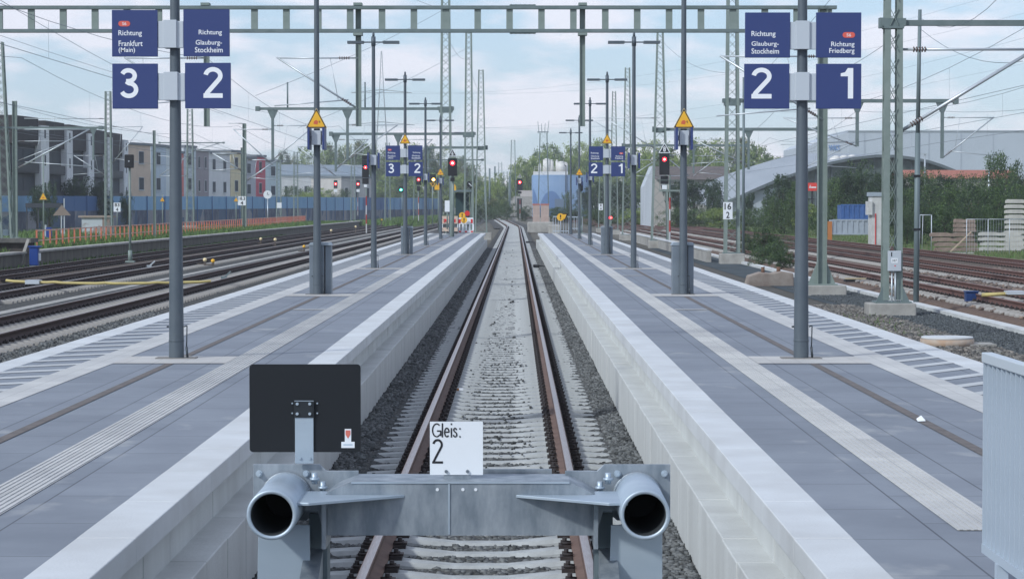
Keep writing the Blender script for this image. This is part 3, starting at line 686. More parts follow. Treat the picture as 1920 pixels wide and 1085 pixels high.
def litter_bin(X, Y, label):
    t = thing('litter_bin', label, 'litter bin', (X, Y, .76), 'litter bins behind the posts')
    mb = MB(); mb.box(-.20, .08, .0, .34, .0, .93); mb.build('body', bin_m, t, bevel=.006)
    mb = MB(); mb.box(.10, .21, .06, .40, .0, .93); mb.build('body', bin_m, t, bevel=.006)
    mb = MB(); mb.prism([(-.22,.932),(.225,.932),(.19,.985),(-.18,.985)], -.01, .41); mb.build('lid', mat('lid_grey', (.30,.35,.40), .45, .3), t)
LB = [(331,672),(595,552),(701,503),(760,477),(798,460),(826,448.5),(844,439.5)]
RB = [(1502,668),(1281,550),(1188,502),(1138,477),(1106,460),(1086,448),(1070,439)]
for side, base, Sg in (('left', LB, SL), ('right', RB, SR)):
    for i, (px, py) in enumerate(base):
        Y = POSTS[i]; X = at(px, py, Y).x
        lamp_post(f'{ORD[i]} grey lamp post from the camera on the {side} platform', X, Y)
        if i in (0, 3):
            Xr = pL if side == 'left' else pR
            near = 'nearest' if i == 0 else 'farther'
            nd = ('Frankfurt (Main) and Glauburg-Stockheim' if side == 'left' else 'Glauburg-Stockheim and Friedberg'); nn = '3 and 2' if side == 'left' else '2 and 1'
            mk_sign('d', X, Y, Sg['d']['panels'], Sg['d']['bx'], Sg['d']['letters'], f'blue {near} pair of direction panels reading {nd} on the {side} platform', 'direction sign', (26.3, Xr), 'blue direction signs')
            mk_sign('n', X, Y, Sg['n']['panels'], Sg['n']['bx'], Sg['n']['letters'], f'blue {near} pair of track numbers {nn} on the {side} platform', 'track number sign', (26.3, Xr), 'blue track number signs')
        if i == 1: warn_sign(X, Y, 3.9, f'large yellow warning triangle on the second post of the {side} platform')
        if i == 3: warn_sign(X, Y, 4.62, f'yellow warning triangle above the farther blue signs of the {side} platform', .38)
        if i == 5: warn_sign(X, Y, 4.04, f'small far yellow warning triangle on the sixth post of the {side} platform', .40)
        if i in (1, 2, 4, 5): flag_sign(X, Y, {1: 3.72, 2: 3.68, 4: 3.7, 5: 3.75}[i], f'pair of blue side panels on the {ORD[i]} post of the {side} platform')
        if i in (1, 3): litter_bin(X+.04*(1 if side=='left' else 0), Y+.10, f'grey metal litter bin behind the {ORD[i]} post of the {side} platform')
# second column of signal-like speakers near the far end is left to the signals below

# ------------------------------------------------------------------ railings and barriers
t = thing('railing', 'grey barred steel railing at the right edge of the picture', 'railing', (2.37, 10.75, .76))
MB().box(-.025, .025, -5, .0, .965, 1.01).build('top_rail', mat('rail_pale', (.52,.57,.61), .45, .2), t, bevel=.004)
MB().box(-.02, .02, -5, .0, .11, .15).build('bottom_rail', alu_m, t)
b0 = None
for i in range(42):
    if b0 is None: b0 = MB().box(-.018, .018, -.008, .008, .15, .965).build('bar', alu_m, t); b0.location = (0, -.012, 0)
    else: c = b0.copy(); COL.objects.link(c); c.parent = t; c.location = (0, -.012-.098*i, 0)
for yy in (-.35, -2.4, -4.5): MB().box(-.025, .025, yy-.025, yy+.025, 0, .11).build('post', alu_m, t)
def small_rail(px0, px1, Y, ytop, ybot, label):
    a = at(px0, ytop, Y); b = at(px1, ybot, Y); t = thing('railing', label, 'railing', (a.x, Y, b.z)); W_, H_ = b.x-a.x, a.z-b.z
    MB().box(0, W_, -.03, .03, H_-.06, H_).build('top_rail', alu_m, t); MB().box(0, W_, -.02, .02, .1, .15).build('bottom_rail', alu_m, t)
    n = int(W_/.16)
    for i in range(n+1): MB().box(i*W_/n-.015, i*W_/n+.015, -.012, .012, 0, H_-.06).build('bar', alu_m, t)
small_rail(1037, 1066, 151.0, 405, 437, 'low grey railing closing the far end of the right platform')
small_rail(1066, 1092, 153.0, 406, 432, 'short grey railing piece beyond the far posts of the right platform')
def barrier(px0, px1, y0, y1, Y, kind, label):
    a = at(px0, y0, Y); b = at(px1, y1, Y); t = thing('barrier_board', label, 'barrier', (a.x, Y, b.z), 'barriers at the left platform end'); W_, H_ = b.x-a.x, a.z-b.z
    pale = mat('barrier_beige', (.55,.42,.33), .6) if kind == 0 else white_m
    if kind == 0:
        for z0, z1 in ((.55, 1.), (.1, .32)): MB().box(0, W_, 0, .03, H_*z0, H_*z1).build('board', pale, t)
        for u in (0, .97): MB().box(W_*u, W_*u+.04, .03, .07, 0, H_).build('post', white_m, t)
        for u in (.1, .62): MB().box(W_*u, W_*(u+.25), -.01, -.001, H_*.62, H_*.82).build('red_panel', red_m, t)
        MB().box(0, W_, 0, .05, 0, H_*.09).build('foot', ink, t)
    else:
        for z0, z1 in ((.58, 1.), (0.02, .18)): MB().box(0, W_, 0, .03, H_*z0, H_*z1).build('board', pale, t)
        for i in range(5): MB().box(W_*i/4.3, W_*i/4.3+.10, 0, .03, H_*.181, H_*.579).build('slat', pale, t)
        for u in (.0, .82): MB().box(W_*u, W_*(u+.14), -.01, -.001, H_*.64, H_*.9).build('red_panel', red_m, t)
        for u in (.02, .42, .82): MB().box(W_*u, W_*(u+.16), -.01, -.001, H_*.05, H_*.15).build('red_panel', red_m, t)
barrier(829, 858, 405, 437, 150.5, 0, 'beige barrier board with red panels at the left platform end')
barrier(860, 887.5, 408, 437, 151.2, 1, 'white slatted barrier with red corners at the left platform end')
def round_sign(px, py, r_px, Y, label, zfoot, tri=False):
    c = at(px, py, Y); t = thing('yellow_sign', label, 'sign', (c.x, Y, zfoot)); z = c.z-zfoot; r = r_px*Y/F
    MB().tube((0,.03,0), (0,.03,z+r), .02, .02, 8).build('post', bracket_m, t)
    mb = MB(); mb.tube((0,0,z), (0,.02,z), r, r, 20); mb.build('disc', yellow_m, t)
    mb = MB(); mb.box(-r*.16, r*.16, -.006, -.001, z-r*.15, z+r*.62); mb.box(-r*.16, r*.16, -.006, -.001, z-r*.55, z-r*.3)
    mb.build('symbol', ink, t)
    if tri:
        mb = MB(); mb.prism([(0,z+r),(r*2.2,z+r),(r*1.1,z-r*1.3)][::-1], .022, .03); mb.build('triangle_panel', ink, t)
        mb = MB(); mb.prism([(r*.5,z+r*.75),(r*1.6,z+r*.75),(r*1.1,z-r*.6)][::-1], .015, .021); mb.build('triangle_field', yellow_m, t)
round_sign(866.5, 404, 6, 151.8, 'yellow round sign with exclamation mark, upper one at the left platform end', .76)
round_sign(870, 412.5, 6, 150.9, 'yellow shield sign with exclamation mark on the white barrier', .76)
round_sign(1051, 407, 7, 150.7, 'yellow round sign with black triangle on the railing of the right platform end', .76, True)
c = at(876, 400, 152); t = thing('red_sign', 'small round red sign above the white barrier', 'sign', (c.x, 152, .76)); MB().tube((0,0,c.z-.76), (0,.03,c.z-.76), .17, .17, 16).build('disc', red_m, t); MB().tube((0,.05,0), (0,.05,c.z-.76), .03, .03, 8).build('post', pole_m, t)
#PART2
# ------------------------------------------------------------------ gantry and masts
def lattice(mb, w0, w1, h, leg=.08, lace=.035, step=None, dx=(0,0), depth=None, z0=0):
    """four-legged tapering lattice column, base at origin"""
    d0 = depth or w0; d1 = (depth or w1)
    def c(u, sx, sy): return Vector((dx[0]*u+sx*(w0+(w1-w0)*u)/2, dx[1]*u+sy*(d0+(d1-d0)*u)/2, z0+h*u))
    for sx in (-1, 1):
        for sy in (-1, 1): mb.bar(c(0,sx,sy), c(1,sx,sy), leg)
    z = 0; i = 0
    while z < h-.05:
        wz = w0+(w1-w0)*z/h; st = step or max(.35, wz*.95); z2 = min(h, z+st); u, v = z/h, z2/h
        for sy in (-1, 1):
            for s_ in (-1, 1): mb.bar(c(u,-s_,sy*(1+.02*s_)), c(v,s_,sy*(1+.02*s_)), lace, .012)
        for sx in (-1, 1):
            s_ = 1 if (i+(sx > 0)) % 2 else -1
            mb.bar(c(u,sx,-s_), c(v,sx,s_), lace, .012)
        z = z2; i += 1
def foundation(t, w_, h, zb, d=None):
    d = d or w_; return MB().box(-w_/2, w_/2, -d/2, d/2, zb-.3, zb+h).build('foundation', conc_old, t, bevel=.03)
GZ = lambda py, Y: CAM.z-(py-388)*Y/F
GX = lambda px, Y: CAM.x+(px-967)*Y/F
def mast(label, px, Y, ytop, w0, w1, zb=-.2, fnd=(1.5, .55), leg=.08, pxtop=None, px_base=None, lace=.04, dark=False, group='lattice catenary masts'):
    X = GX(px, Y); zt = GZ(ytop, Y); t = thing('catenary_mast', label, 'catenary mast', (X, Y, 0), group)
    mb = MB(); z0 = zb+fnd[1]; dxx = 0 if pxtop is None else GX(pxtop, Y)-X
    lattice(mb, w0, w1, zt-z0, leg, lace, z0=z0, dx=(dxx, 0)); mb.build('lattice_column', green_d if dark else green_m, t)
    mb = MB(); mb.box(-w0/2-.12, w0/2+.12, -w0/2-.12, w0/2+.12, z0, z0+.05); mb.build('base_plate', green_d, t)
    foundation(t, fnd[0], fnd[1], zb)
    return t
def crossbeam(t, px0, px1, py, Y, th=.16, hangers=(), collar=True):
    X0, X1 = GX(px0, Y)-t.location.x, GX(px1, Y)-t.location.x; z = GZ(py, Y)
    mb = MB(); mb.bar((X0, 0, z), (X1, 0, z), th*1.2, th, Vector((0,0,1)))
    if collar:
        k_ = .55 if Y < 100 else .85; mb.box(-.45*k_, .45*k_, -.35*k_, .35*k_, z-.26*k_, z-.08); mb.box(-.55*k_, .55*k_, -.3*k_, .3*k_, z-.08, z+.11)
    for u in (X0, X1): mb.box(u-.12, u+.12, -.14, .14, z-th*.9, z+th*.9)
    mb.build('crossbeam', green_d, t)
    for hx, hy in hangers:
        X = GX(hx, Y)-t.location.x; zl = GZ(hy, Y); mb = MB(); mb.bar((X, 0, z-th/2), (X, 0, zl), .15, .15)
        mb.prism([(X-.3, z-th/2), (X+.3, z-th/2), (X+.09, z-.55), (X-.09, z-.55)], -.06, .06); mb.build('hanger_post', green_d, t)
def cantilever(t, px, Y, tip, y_top, y_low, reg=True, r=.03):
    """swivelling arm: top tube, sloping tube, steady arm with ribbed insulators"""
    ox = t.location.x; oy = Y-t.location.y
    X = GX(px, Y)-ox; Xt = GX(tip, Y)-ox; zt = GZ(y_top, Y); zl = GZ(y_low, Y); s_ = 1 if Xt > X else -1
    mb = MB(); mb.tube((X, oy, zt), (Xt, oy, zt), r*.75, r*.75, 8); mb.tube((X, oy, zl), (Xt+s_*.05, oy, zt+.02), r, r, 8)
    zr = zl+(zt-zl)*.18; Xr = X+(Xt-X)*.12
    if reg: mb.tube((Xr, oy, zr), (X+(Xt-X)*1.05, oy, zl+.02+(zt-zl)*.05), r*.7, r*.7, 6); mb.tube((X+(Xt-X)*.35, oy, zt), (X+(Xt-X)*.25, oy, zr), r*.35, r*.35, 5)
    mb.cur = 1
    for (p, q) in (((X, oy, zt), (Xt, oy, zt)), ((X, oy, zl), (Xt, oy, zt))):
        p = Vector(p); q = Vector(q); d = (q-p).normalized()
        for j in range(5): c = p+d*(.28+j*.07); mb.tube(c-d*.012, c+d*.012, r*1.55, r*1.55, 8)
    mb.build('cantilever', [arm_m, insul_m], t)

# the long green ladder girder across all tracks
Yg = 74.0
xr = GX(1541, Yg)
t = thing('signal_gantry', 'long green ladder girder spanning all tracks, carried by the green post right of the right platform', 'gantry', (xr, Yg, 0))
t['label'] = 'long green ladder girder spanning the tracks above both platforms'
zt, zb = GZ(16, Yg), GZ(59.5, Yg)
XL = -19.5-xr; XR = GX(1566, Yg)-xr
mb = MB(); mb.box(XL, XR, -.14, .14, zt-.05, zt+.05); mb.build('top_chord', green_d, t)
mb = MB(); mb.box(XL, XR, -.14, .14, zb-.05, zb+.05); mb.build('bottom_chord', green_d, t)
i = 0
px = 1551.5
post0 = None
while True:
    X = GX(px, Yg)-xr
    if X < XL: break
    if post0 is None: post0 = MB().box(-.1, .1, -.06, .06, zb+.051, zt-.051).build('girder_web', green_m, t); post0.location = (X, 0, 0)
    else: c = post0.copy(); COL.objects.link(c); c.parent = t; c.location = (X, 0, 0)
    px -= 59.6
for px_, zz in ((980, zt+.07), (980, zb-.07)):
    mb = MB(); X = GX(px_, Yg)-xr; mb.box(X-.4, X+.4, -.12, .12, zz-.015, zz+.015)
    for j in range(6): mb.tube((X-.35+j*.14, 0, zz-.03), (X-.35+j*.14, 0, zz+.03), .022, .022, 6)
    mb.build('splice_plate', green_d, t)
for hx in (387, 672, 1092):
    X = GX(hx, Yg)-xr; mb = MB(); zl = GZ(237, Yg); mb.box(X-.085, X-.065, .15, .29, zl, zt+.1); mb.box(X+.065, X+.085, .15, .29, zl, zt+.1); mb.box(X-.065, X+.065, .21, .23, zl, zt+.1)
    mb.box(X-.13, X+.13, -.16, .30, zt+.06, zt+.14); mb.box(X-.14, X+.14, -.17, .30, zb-.14, zb-.06); mb.build('hanger_post', green_m, t)
mb = MB()
mb.box(-.14, -.125, -.14, .14, .05, zt); mb.box(.125, .14, -.14, .14, .05, zt); mb.box(-.125, .125, -.01, .01, .05, zt)
for q in (-1, 1): mb.prism([(q*.14,.05),(q*.42,.05),(q*.14,.75)], -.02, .02)
mb.box(-.45, .45, -.35, .35, .02, .06); mb.build('mast_post', green_m, t)
mb = MB(); mb.box(XL+.1, XL+.3, -.14, .14, -.2, zt-.05); mb.build('mast_post', green_m, t)
MB().box(-.68, .70, -.5, .5, -.5, .018).build('foundation', conc_old, t, bevel=.03)
cantilever(t, 672, Yg+.22, 523, 110, 205); cantilever(t, 387, Yg+.22, 238, 110, 205); cantilever(t, 1541, Yg, 1352, 107, 225, r=.035)

# right masts
t = thing('catenary_mast', 'large green twin-column lattice mast with a grey box numbered 387, right of the right platform', 'catenary mast', (GX(1672, 60), 60, 0), 'lattice catenary masts')
mb = MB()
zt = GZ(-160, 60)
for X0, X1 in ((-.20, -.125), ):
    pass
for s_ in (-1, 1):
    for sy in (-1, 1):
        mb.bar((s_*.17, sy*.18, .1), (s_*.14, sy*.12, zt), .15, .05, Vector((0,1,0)))
zz = .1; i = 0
while zz < zt-.1:
    for sy in (-.2, .17):
        for q in (-.1, .1): mb.bar((-q, sy+q*.1, zz), (q, sy+q*.1, zz+.42), .03, .012)
    for sx in (-.2, .2): mb.bar((sx, -.12 if i % 2 else .12, zz), (sx, .12 if i % 2 else -.12, zz+.42), .04, .012)
    zz += .62; i += 1
mb.build('lattice_column', green_m, t)
mb = MB()
for sx in (-1, 1): mb.prism([(sx*.2,.06),(sx*.42,.06),(sx*.2,.55)], -.2, -.18)
mb.box(-.45, .45, -.35, .35, .03, .07); mb.build('base_plate', green_d, t)
MB().box(-.62, .55, -.45, .45, -.5, .03).build('foundation', conc_old, t, bevel=.03)
crossbeam(t, 1655, 2100, 45, 60, th=.14)
cantilever(t, 1690, 60, 1935, 94, 245, reg=False, r=.045)
t = thing('switch_box', 'grey switch box with white plate 387 on the large lattice mast', 'switch box', (GX(1677.5, 59.6), 59.6, GZ(508, 59.6)), None)
MB().box(-.155, .165, 0, .16, 0, .50).build('case', bracket_m, t, bevel=.01)
MB().box(-.085, .075, -.004, 0, .20, .32).build('plate', white_m, t); text('387', (-.065, .235, .055, .29), -.006, ink, t)
MB().box(-.09, -.065, -.005, 0, .36, .47).build('handle', ink, t)
mb = MB()
for X in (-.055, .03): mb.tube((X, .08, 0), (X, .08, GZ(580,59.6)-t.location.z), .022, .022, 8)
mb.build('conduits', arm_m, t)
mb = MB(); mb.tube((.01,-.003,.13), (.01,0,.13), .018, .018, 8); mb.build('lock', red_m, t)
t = thing('slim_post', 'slim dark post rising past the big crossbeam right of the large lattice mast', 'post', (GX(1718, 66), 66, 0))
mb = MB(); mb.tube((0,0,-.2), (.02,0,GZ(250,66)), .08, .075, 12); mb.tube((.02,0,GZ(250,66)), (.06,0,GZ(20,66)), .06, .05, 12); mb.build('post', mat('post_slate', (.15,.19,.20), .6, .2), t)
mb = MB()
for py in (430, 330): mb.box(-.09, .09, -.085, .085, GZ(py,66)-.03, GZ(py,66)+.03)
mb.build('clamp', ink, t)
m3 = mast('green lattice mast above the shrub, carrying the white sign 16 over 2', 1372, 115, -150, .62, .36, fnd=(1.15, .5), leg=.13, zb=-.3)
crossbeam(m3, 1365, 1790, 190, 115, th=.17, hangers=((1606, 275), (1765, 297)))
cantilever(m3, 1606, 115, 1470, 222, 275); cantilever(m3, 1765, 115, 1860, 221, 297)
t = thing('slim_post', 'thin dark post close beside the lattice mast with sign 16 over 2', 'post', (GX(1393.5, 120), 120, 0)); MB().tube((0,0,-.3), (0,0,GZ(146,120)), .075, .06, 10).build('post', MATS['post_slate'], t)
m4 = mast('tapering green lattice mast behind the red signal 8 on the right', 1237, 159, 58, 1.05, .34, fnd=(1.5, .4), leg=.11, lace=.06)
crossbeam(m4, 1226, 1532, 243, 159, th=.2, hangers=((1403, 318), (1500, 300)))
cantilever(m4, 1403, 159, 1300, 262, 310); cantilever(m4, 1237, 159, 1135, 222, 285); cantilever(m4, 1237, 159, 1290, 330, 285); cantilever(m4, 1500, 159, 1600, 268, 318)
m5 = mast('green lattice mast just left of the third right lamp post', 1176, 200, 128, .8, .34, fnd=(1.3, .3), leg=.10, lace=.06)
crossbeam(m5, 1168, 1400, 273, 200, th=.18, hangers=((1300, 325),)); cantilever(m5, 1176, 200, 1230, 300, 335); cantilever(m5, 1300, 200, 1350, 292, 330)
m6 = mast('slimmer distant lattice mast behind the right direction signs', 1151, 242, 172, .8, .3, fnd=(1.2, .3), leg=.09, lace=.06)
cantilever(m6, 1151, 242, 1105, 222, 250)
mast('far lattice mast with antennas before the blue tank building', 1019, 420, 250, 1.9, 1.2, fnd=(2.2, .8), leg=.16, lace=.12, dark=True)
t = thing('antenna_mast', 'thin rods and dishes crowning the lattice mast before the blue tank', 'antenna', (GX(1018, 420), 420, GZ(250, 420)))
mb = MB()
for d_ in (-.7, -.2, .3, .8): mb.tube((d_,0,0), (d_*1.3,0,1.5+abs(d_)*.8), .05, .04, 6)
mb.box(-1, 1, -.3, .3, .1, .25); mb.build('rods', MATS['post_slate'], t)
mast('lattice mast at the right beyond the third gantry beam', 1138, 300, 330, .7, .5, fnd=(1.2, .3), leg=.09)
mast('lattice mast behind the right trees, carrying the small white board', 1128, 262, 330, .7, .5, fnd=(1.2, .3), leg=.09)
# centre-left masts
c1 = mast('tallest green lattice mast left of the middle track, first in its row', 836, 136, 2, .62, .40, fnd=(1.2, .3), leg=.12, lace=.055)
crossbeam(c1, 484, 846, 204.5, 136, th=.15, hangers=((512, 300), (652, 300)))
mb = MB()
cantilever(c1, 512, 136, 590, 236, 300); cantilever(c1, 652, 136, 745, 235, 300); cantilever(c1, 512, 136, 440, 243, 310, reg=False)
for hx in (540, 685):
    X = GX(hx, 136)-c1.location.x; MB().tube((X,0,GZ(205,136)), (X,0,GZ(155,136)), .045, .045, 8).build('earth_horn', MATS['post_slate'], c1)
c2 = mast('second green lattice mast left of the middle track', 879, 160, 62, .60, .34, fnd=(1.3, .35), leg=.11, lace=.06)
crossbeam(c2, 621, 886, 251.5, 160, th=.16, hangers=((630, 322), (747, 300)))
cantilever(c2, 630, 160, 690, 262, 318); cantilever(c2, 747, 160, 810, 262, 320); cantilever(c2, 630, 160, 560, 275, 330)
c3 = mast('third lattice mast left of the middle track, on a block of concrete', 902, 204, 132, .95, .36, fnd=(1.8, .55), leg=.11, lace=.06, zb=-.3)
crossbeam(c3, 800, 912, 277, 204, th=.2, hangers=((803, 320),)); crossbeam(c3, 798, 905, 300, 204, th=.1, collar=False)
mast('distant dark lattice mast, left one above the curving track', 948, 560, 322, 1.2, .8, fnd=(2, .5), leg=.14, lace=.1, dark=True)
mast('distant dark lattice mast, right one above the curving track', 962, 480, 263, 1.2, .7, fnd=(2, .5), leg=.14, lace=.1, dark=True)
mast('distant thin lattice mast at the end of the left masts row', 938, 620, 305, 1.1, .8, fnd=(2, .5), leg=.14, lace=.1, dark=True)
for i, (px, yt, Y) in enumerate(((918, 316, 500), (928, 312, 560), (910, 325, 430), (955, 330, 520))):
    t = thing('slim_post', f'{ORD[i]} of the thin far posts near the bend of the middle track', 'post', (GX(px, Y), Y, 0), 'thin far posts'); MB().tube((0,0,-.2), (0,0,GZ(yt,Y)), .22, .18, 8).build('post', green_d, t)
# left masts
lA = mast('lattice mast cut by the left edge of the picture', 12, 150, 80, .75, .4, fnd=(1.3, .3), leg=.11, pxtop=1, lace=.06)
crossbeam(lA, -60, 190, 240, 150, th=.13, collar=False)
def hpost(label, px, Y, yt, zb, r=.11):
    t = thing('mast_post', label, 'mast post', (GX(px, Y), Y, 0), 'plain green posts on the left'); mb = MB()
    mb.box(-r, -r*.8, -r, r, zb, GZ(yt, Y)); mb.box(r*.8, r, -r, r, zb, GZ(yt, Y)); mb.box(-r*.8, r*.8, -.02, .02, zb, GZ(yt, Y)); mb.box(-r*2, r*2, -r*2, r*2, zb, zb+.05)
    mb.build('post', green_m, t); return t
h1 = hpost('plain green mast post at the far left beside the dark houses', 29, 165, 190, .3, .15)
cantilever(h1, 31, 165, 168, 243, 317, r=.05); cantilever(h1, 31, 165, 128, 265, 303, reg=False, r=.03)
lC = mast('green lattice mast behind the white board 83 over 4', 204, 200, 172, .55, .4, fnd=(1.3, .4), leg=.10, lace=.06)
cantilever(lC, 200, 200, 48, 223, 223, reg=False); cantilever(lC, 208, 200, 268, 238, 310); cantilever(lC, 200, 200, 140, 292, 330); crossbeam(lC, 60, 196, 240, 200, th=.15, collar=False, hangers=((176, 300),))
lF = mast('green lattice mast right of the nearest left lamp post', 357, 285, 205, .85, .55, fnd=(1.6, .4), leg=.12, lace=.09)
cantilever(lF, 357, 285, 415, 268, 285, r=.05); cantilever(lF, 357, 285, 300, 330, 290, r=.05); crossbeam(lF, 300, 420, 268, 285, th=.12, collar=False)
h2 = hpost('plain green mast post left of the nearest left lamp post', 290, 157, 245, .35, .085)
h3 = hpost('plain green mast post behind the white board 18.3 over 4', 459, 227, 232, .3, .17)
cantilever(h3, 457, 227, 400, 288, 322, r=.06); cantilever(h3, 459, 227, 430, 232, 232, reg=False); cantilever(h3, 461, 227, 520, 300, 340, r=.06)
h4 = hpost('short green mast post standing before the tan house', 454, 240, 277, .3, .1)
mast('thin far lattice mast beside the red house', 523, 360, 300, .7, .5, fnd=(1.3, .3), leg=.11, lace=.09)
mast('thin far lattice mast before the white hall', 555, 330, 285, .6, .45, fnd=(1.3, .3), leg=.10, lace=.08)
mast('far lattice mast left of the third left lamp post', 662, 400, 275, .7, .5, fnd=(1.3, .3), leg=.12, lace=.09)
mast('far lattice mast just right of the third left lamp post', 727, 380, 268, .9, .55, fnd=(1.6, .4), leg=.12, lace=.09)
mast('far lattice mast between the left direction signs and the red signal', 780, 420, 330, .9, .6, fnd=(1.6, .4), leg=.12, lace=.09)
# bright steady arms seen far left
t = thing('power_pylon', 'tall pale high-voltage pylon far behind the left gantry', 'pylon', (GX(716, 950), 950, 0))
mb = MB(); lattice(mb, 7.5, 1.6, GZ(170, 950), .28, .14); mb2 = MB(); lattice(mb2, 1.6, .3, GZ(97,950)-GZ(170,950), .22, .1, z0=GZ(170,950), step=1.5)
py_m = mat('pylon_grey', (.34,.37,.38), .6, .2); mb.build('lattice_tower', py_m, t); mb2.build('peak', py_m, t)
for py, hw in ((172, 12), (232, 13)):
    mb = MB(); z = GZ(py, 950); mb.bar((-hw,0,z-.6), (0,0,z+.6), .3); mb.bar((hw,0,z-.6), (0,0,z+.6), .3); mb.bar((-hw,0,z-.6), (hw,0,z-.6), .2); mb.build('cross_arm', py_m, t)
t = thing('power_line', 'faint sagging high-voltage wires from the pylon', 'power line', (0,0,0))
for (py, dx_) in ((172, -12), (172, 12), (232, -13), (232, 13)):
    X = GX(716, 950)+dx_; z = GZ(py, 950); mb = MB(); pr = None
    for q in range(15):
        u = q/14; p = Vector((X+u*260, 950-u*500, z+u*30-4*25*u*(1-u)*.7))
        if pr: mb.tube(pr, p, .025, .025, 4, False)
        pr = p
    mb.build('wire', wire_m, t)

# overhead lines: messenger, contact wire and droppers, one thing per track
def overhead(label, x0, sup, zc=5.5, zm=7.0, r=.0052, sag=.75):
    t = thing('overhead_line', label, 'overhead line', (x0, 0, 0), 'overhead lines above the tracks')
    mm = MB(); mc = MB()
    for a, b in zip(sup, sup[1:]):
        n = 10; s0 = .25*(1 if sup.index(a) % 2 else -1); prev = None
        for i in range(n+1):
            u = i/n; Y = a+(b-a)*u; X = s0*(1-2*u); z = zm-sag*4*u*(1-u); rr = r*(1+max(0, Y)/220)
            p = (Vector((X, Y, z)), Vector((X, Y, zc)))
            if prev: mm.tube(prev[0], p[0], rr, rr, 5, False); mc.tube(prev[1], p[1], rr, rr, 5, False)
            if 0 < i < n and i % 2 == 0 and Y < 240: MB().tube(p[0], p[1], r*.5, r*.5, 4, False).build('dropper', wire_m, t)
            prev = p
    mm.build('messenger_wire', wire_m, t); mc.build('contact_wire', wire_m, t)
overhead('catenary wires above the track nearest the left platform', -9.5, [14, 74, 136, 204, 280, 380])
overhead('catenary wires above the second track on the left', -15.2, [14, 74, 136, 204, 280, 380])
overhead('catenary wires above the farthest left track', -19.6, [10, 72, 150, 227, 300, 400])
overhead('catenary wires over the old platform at the far left', -25.5, [20, 90, 165, 240, 320])
overhead('catenary wires above the nearest rusty track on the right', 12.9, [0, 60, 115, 159, 200, 242])
overhead('catenary wires above the middle rusty track on the right', 16.8, [0, 60, 115, 159, 200, 242])
overhead('catenary wires above the farthest rusty track on the right', 20.8, [0, 60, 115, 159, 200, 242])
# feeder wires from mast head to mast head
def feeder(label, pts, r=.0055, sag=.6):
    t = thing('feeder_wire', label, 'feeder wire', (0,0,0), 'feeder wires between mast heads'); mb = MB()
    for a, b in zip(pts, pts[1:]):
        a = Vector(a); b = Vector(b); pr = None
        for i in range(9):
            u = i/8; p = a.lerp(b, u); p.z -= sag*4*u*(1-u)
            if pr: mb.tube(pr, p, r*(1+pr.y/200), r*(1+p.y/200), 5, False)
            pr = p
    mb.build('wire', wire_m, t)
feeder('wires from the tall centre masts back to the upper left', [(-4.0,136,13.6), (-9,60,12.0)]); 
feeder('right feeder wire running down between the right masts', [(GX(1238,159),159,GZ(75,159)), (GX(1372,115),115,GZ(130,115)-.2)])
feeder('feeder wire from the centre masts to the third mast', [(GX(836,136),136,GZ(60,136)), (GX(879,160),160,GZ(110,160)), (GX(902,204),204,GZ(172,204))])
feeder('feeder wire rising to the upper right corner', [(GX(1722,66),66,GZ(35,66)), (GX(1900,52),52,GZ(-40,52))])
feeder('slack cable hanging between slim post and right edge', [(GX(1722,66),66,GZ(55,66)), (GX(1915,62),62,GZ(116,62))], sag=.35)
feeder('sloping wire behind the right direction signs', [(GX(1390,150),150,GZ(170,150)), (GX(1560,70),70,GZ(-5,70))], sag=.2)
feeder('sloping wire passing between the right signs and the big mast', [(GX(1560,90),90,GZ(140,90)), (GX(1690,60),60,GZ(60,60))], sag=.1)
feeder('wire sloping from the upper left corner to the left signs', [(GX(-20,60),60,GZ(-12,60)), (GX(420,130),130,GZ(215,130))], sag=.3)
feeder('faint long wire across the upper left sky', [(GX(-20,90),90,GZ(60,90)), (GX(520,170),170,GZ(215,170))], sag=.3)
feeder('wire above the left lamp posts reaching the tall centre mast', [(GX(480,90),90,GZ(180,90)), (GX(832,136),136,GZ(20,136))], sag=.2)
feeder('lower wire above the left lamp posts reaching the second mast', [(GX(560,100),100,GZ(240,100)), (GX(878,160),160,GZ(90,160))], sag=.2)

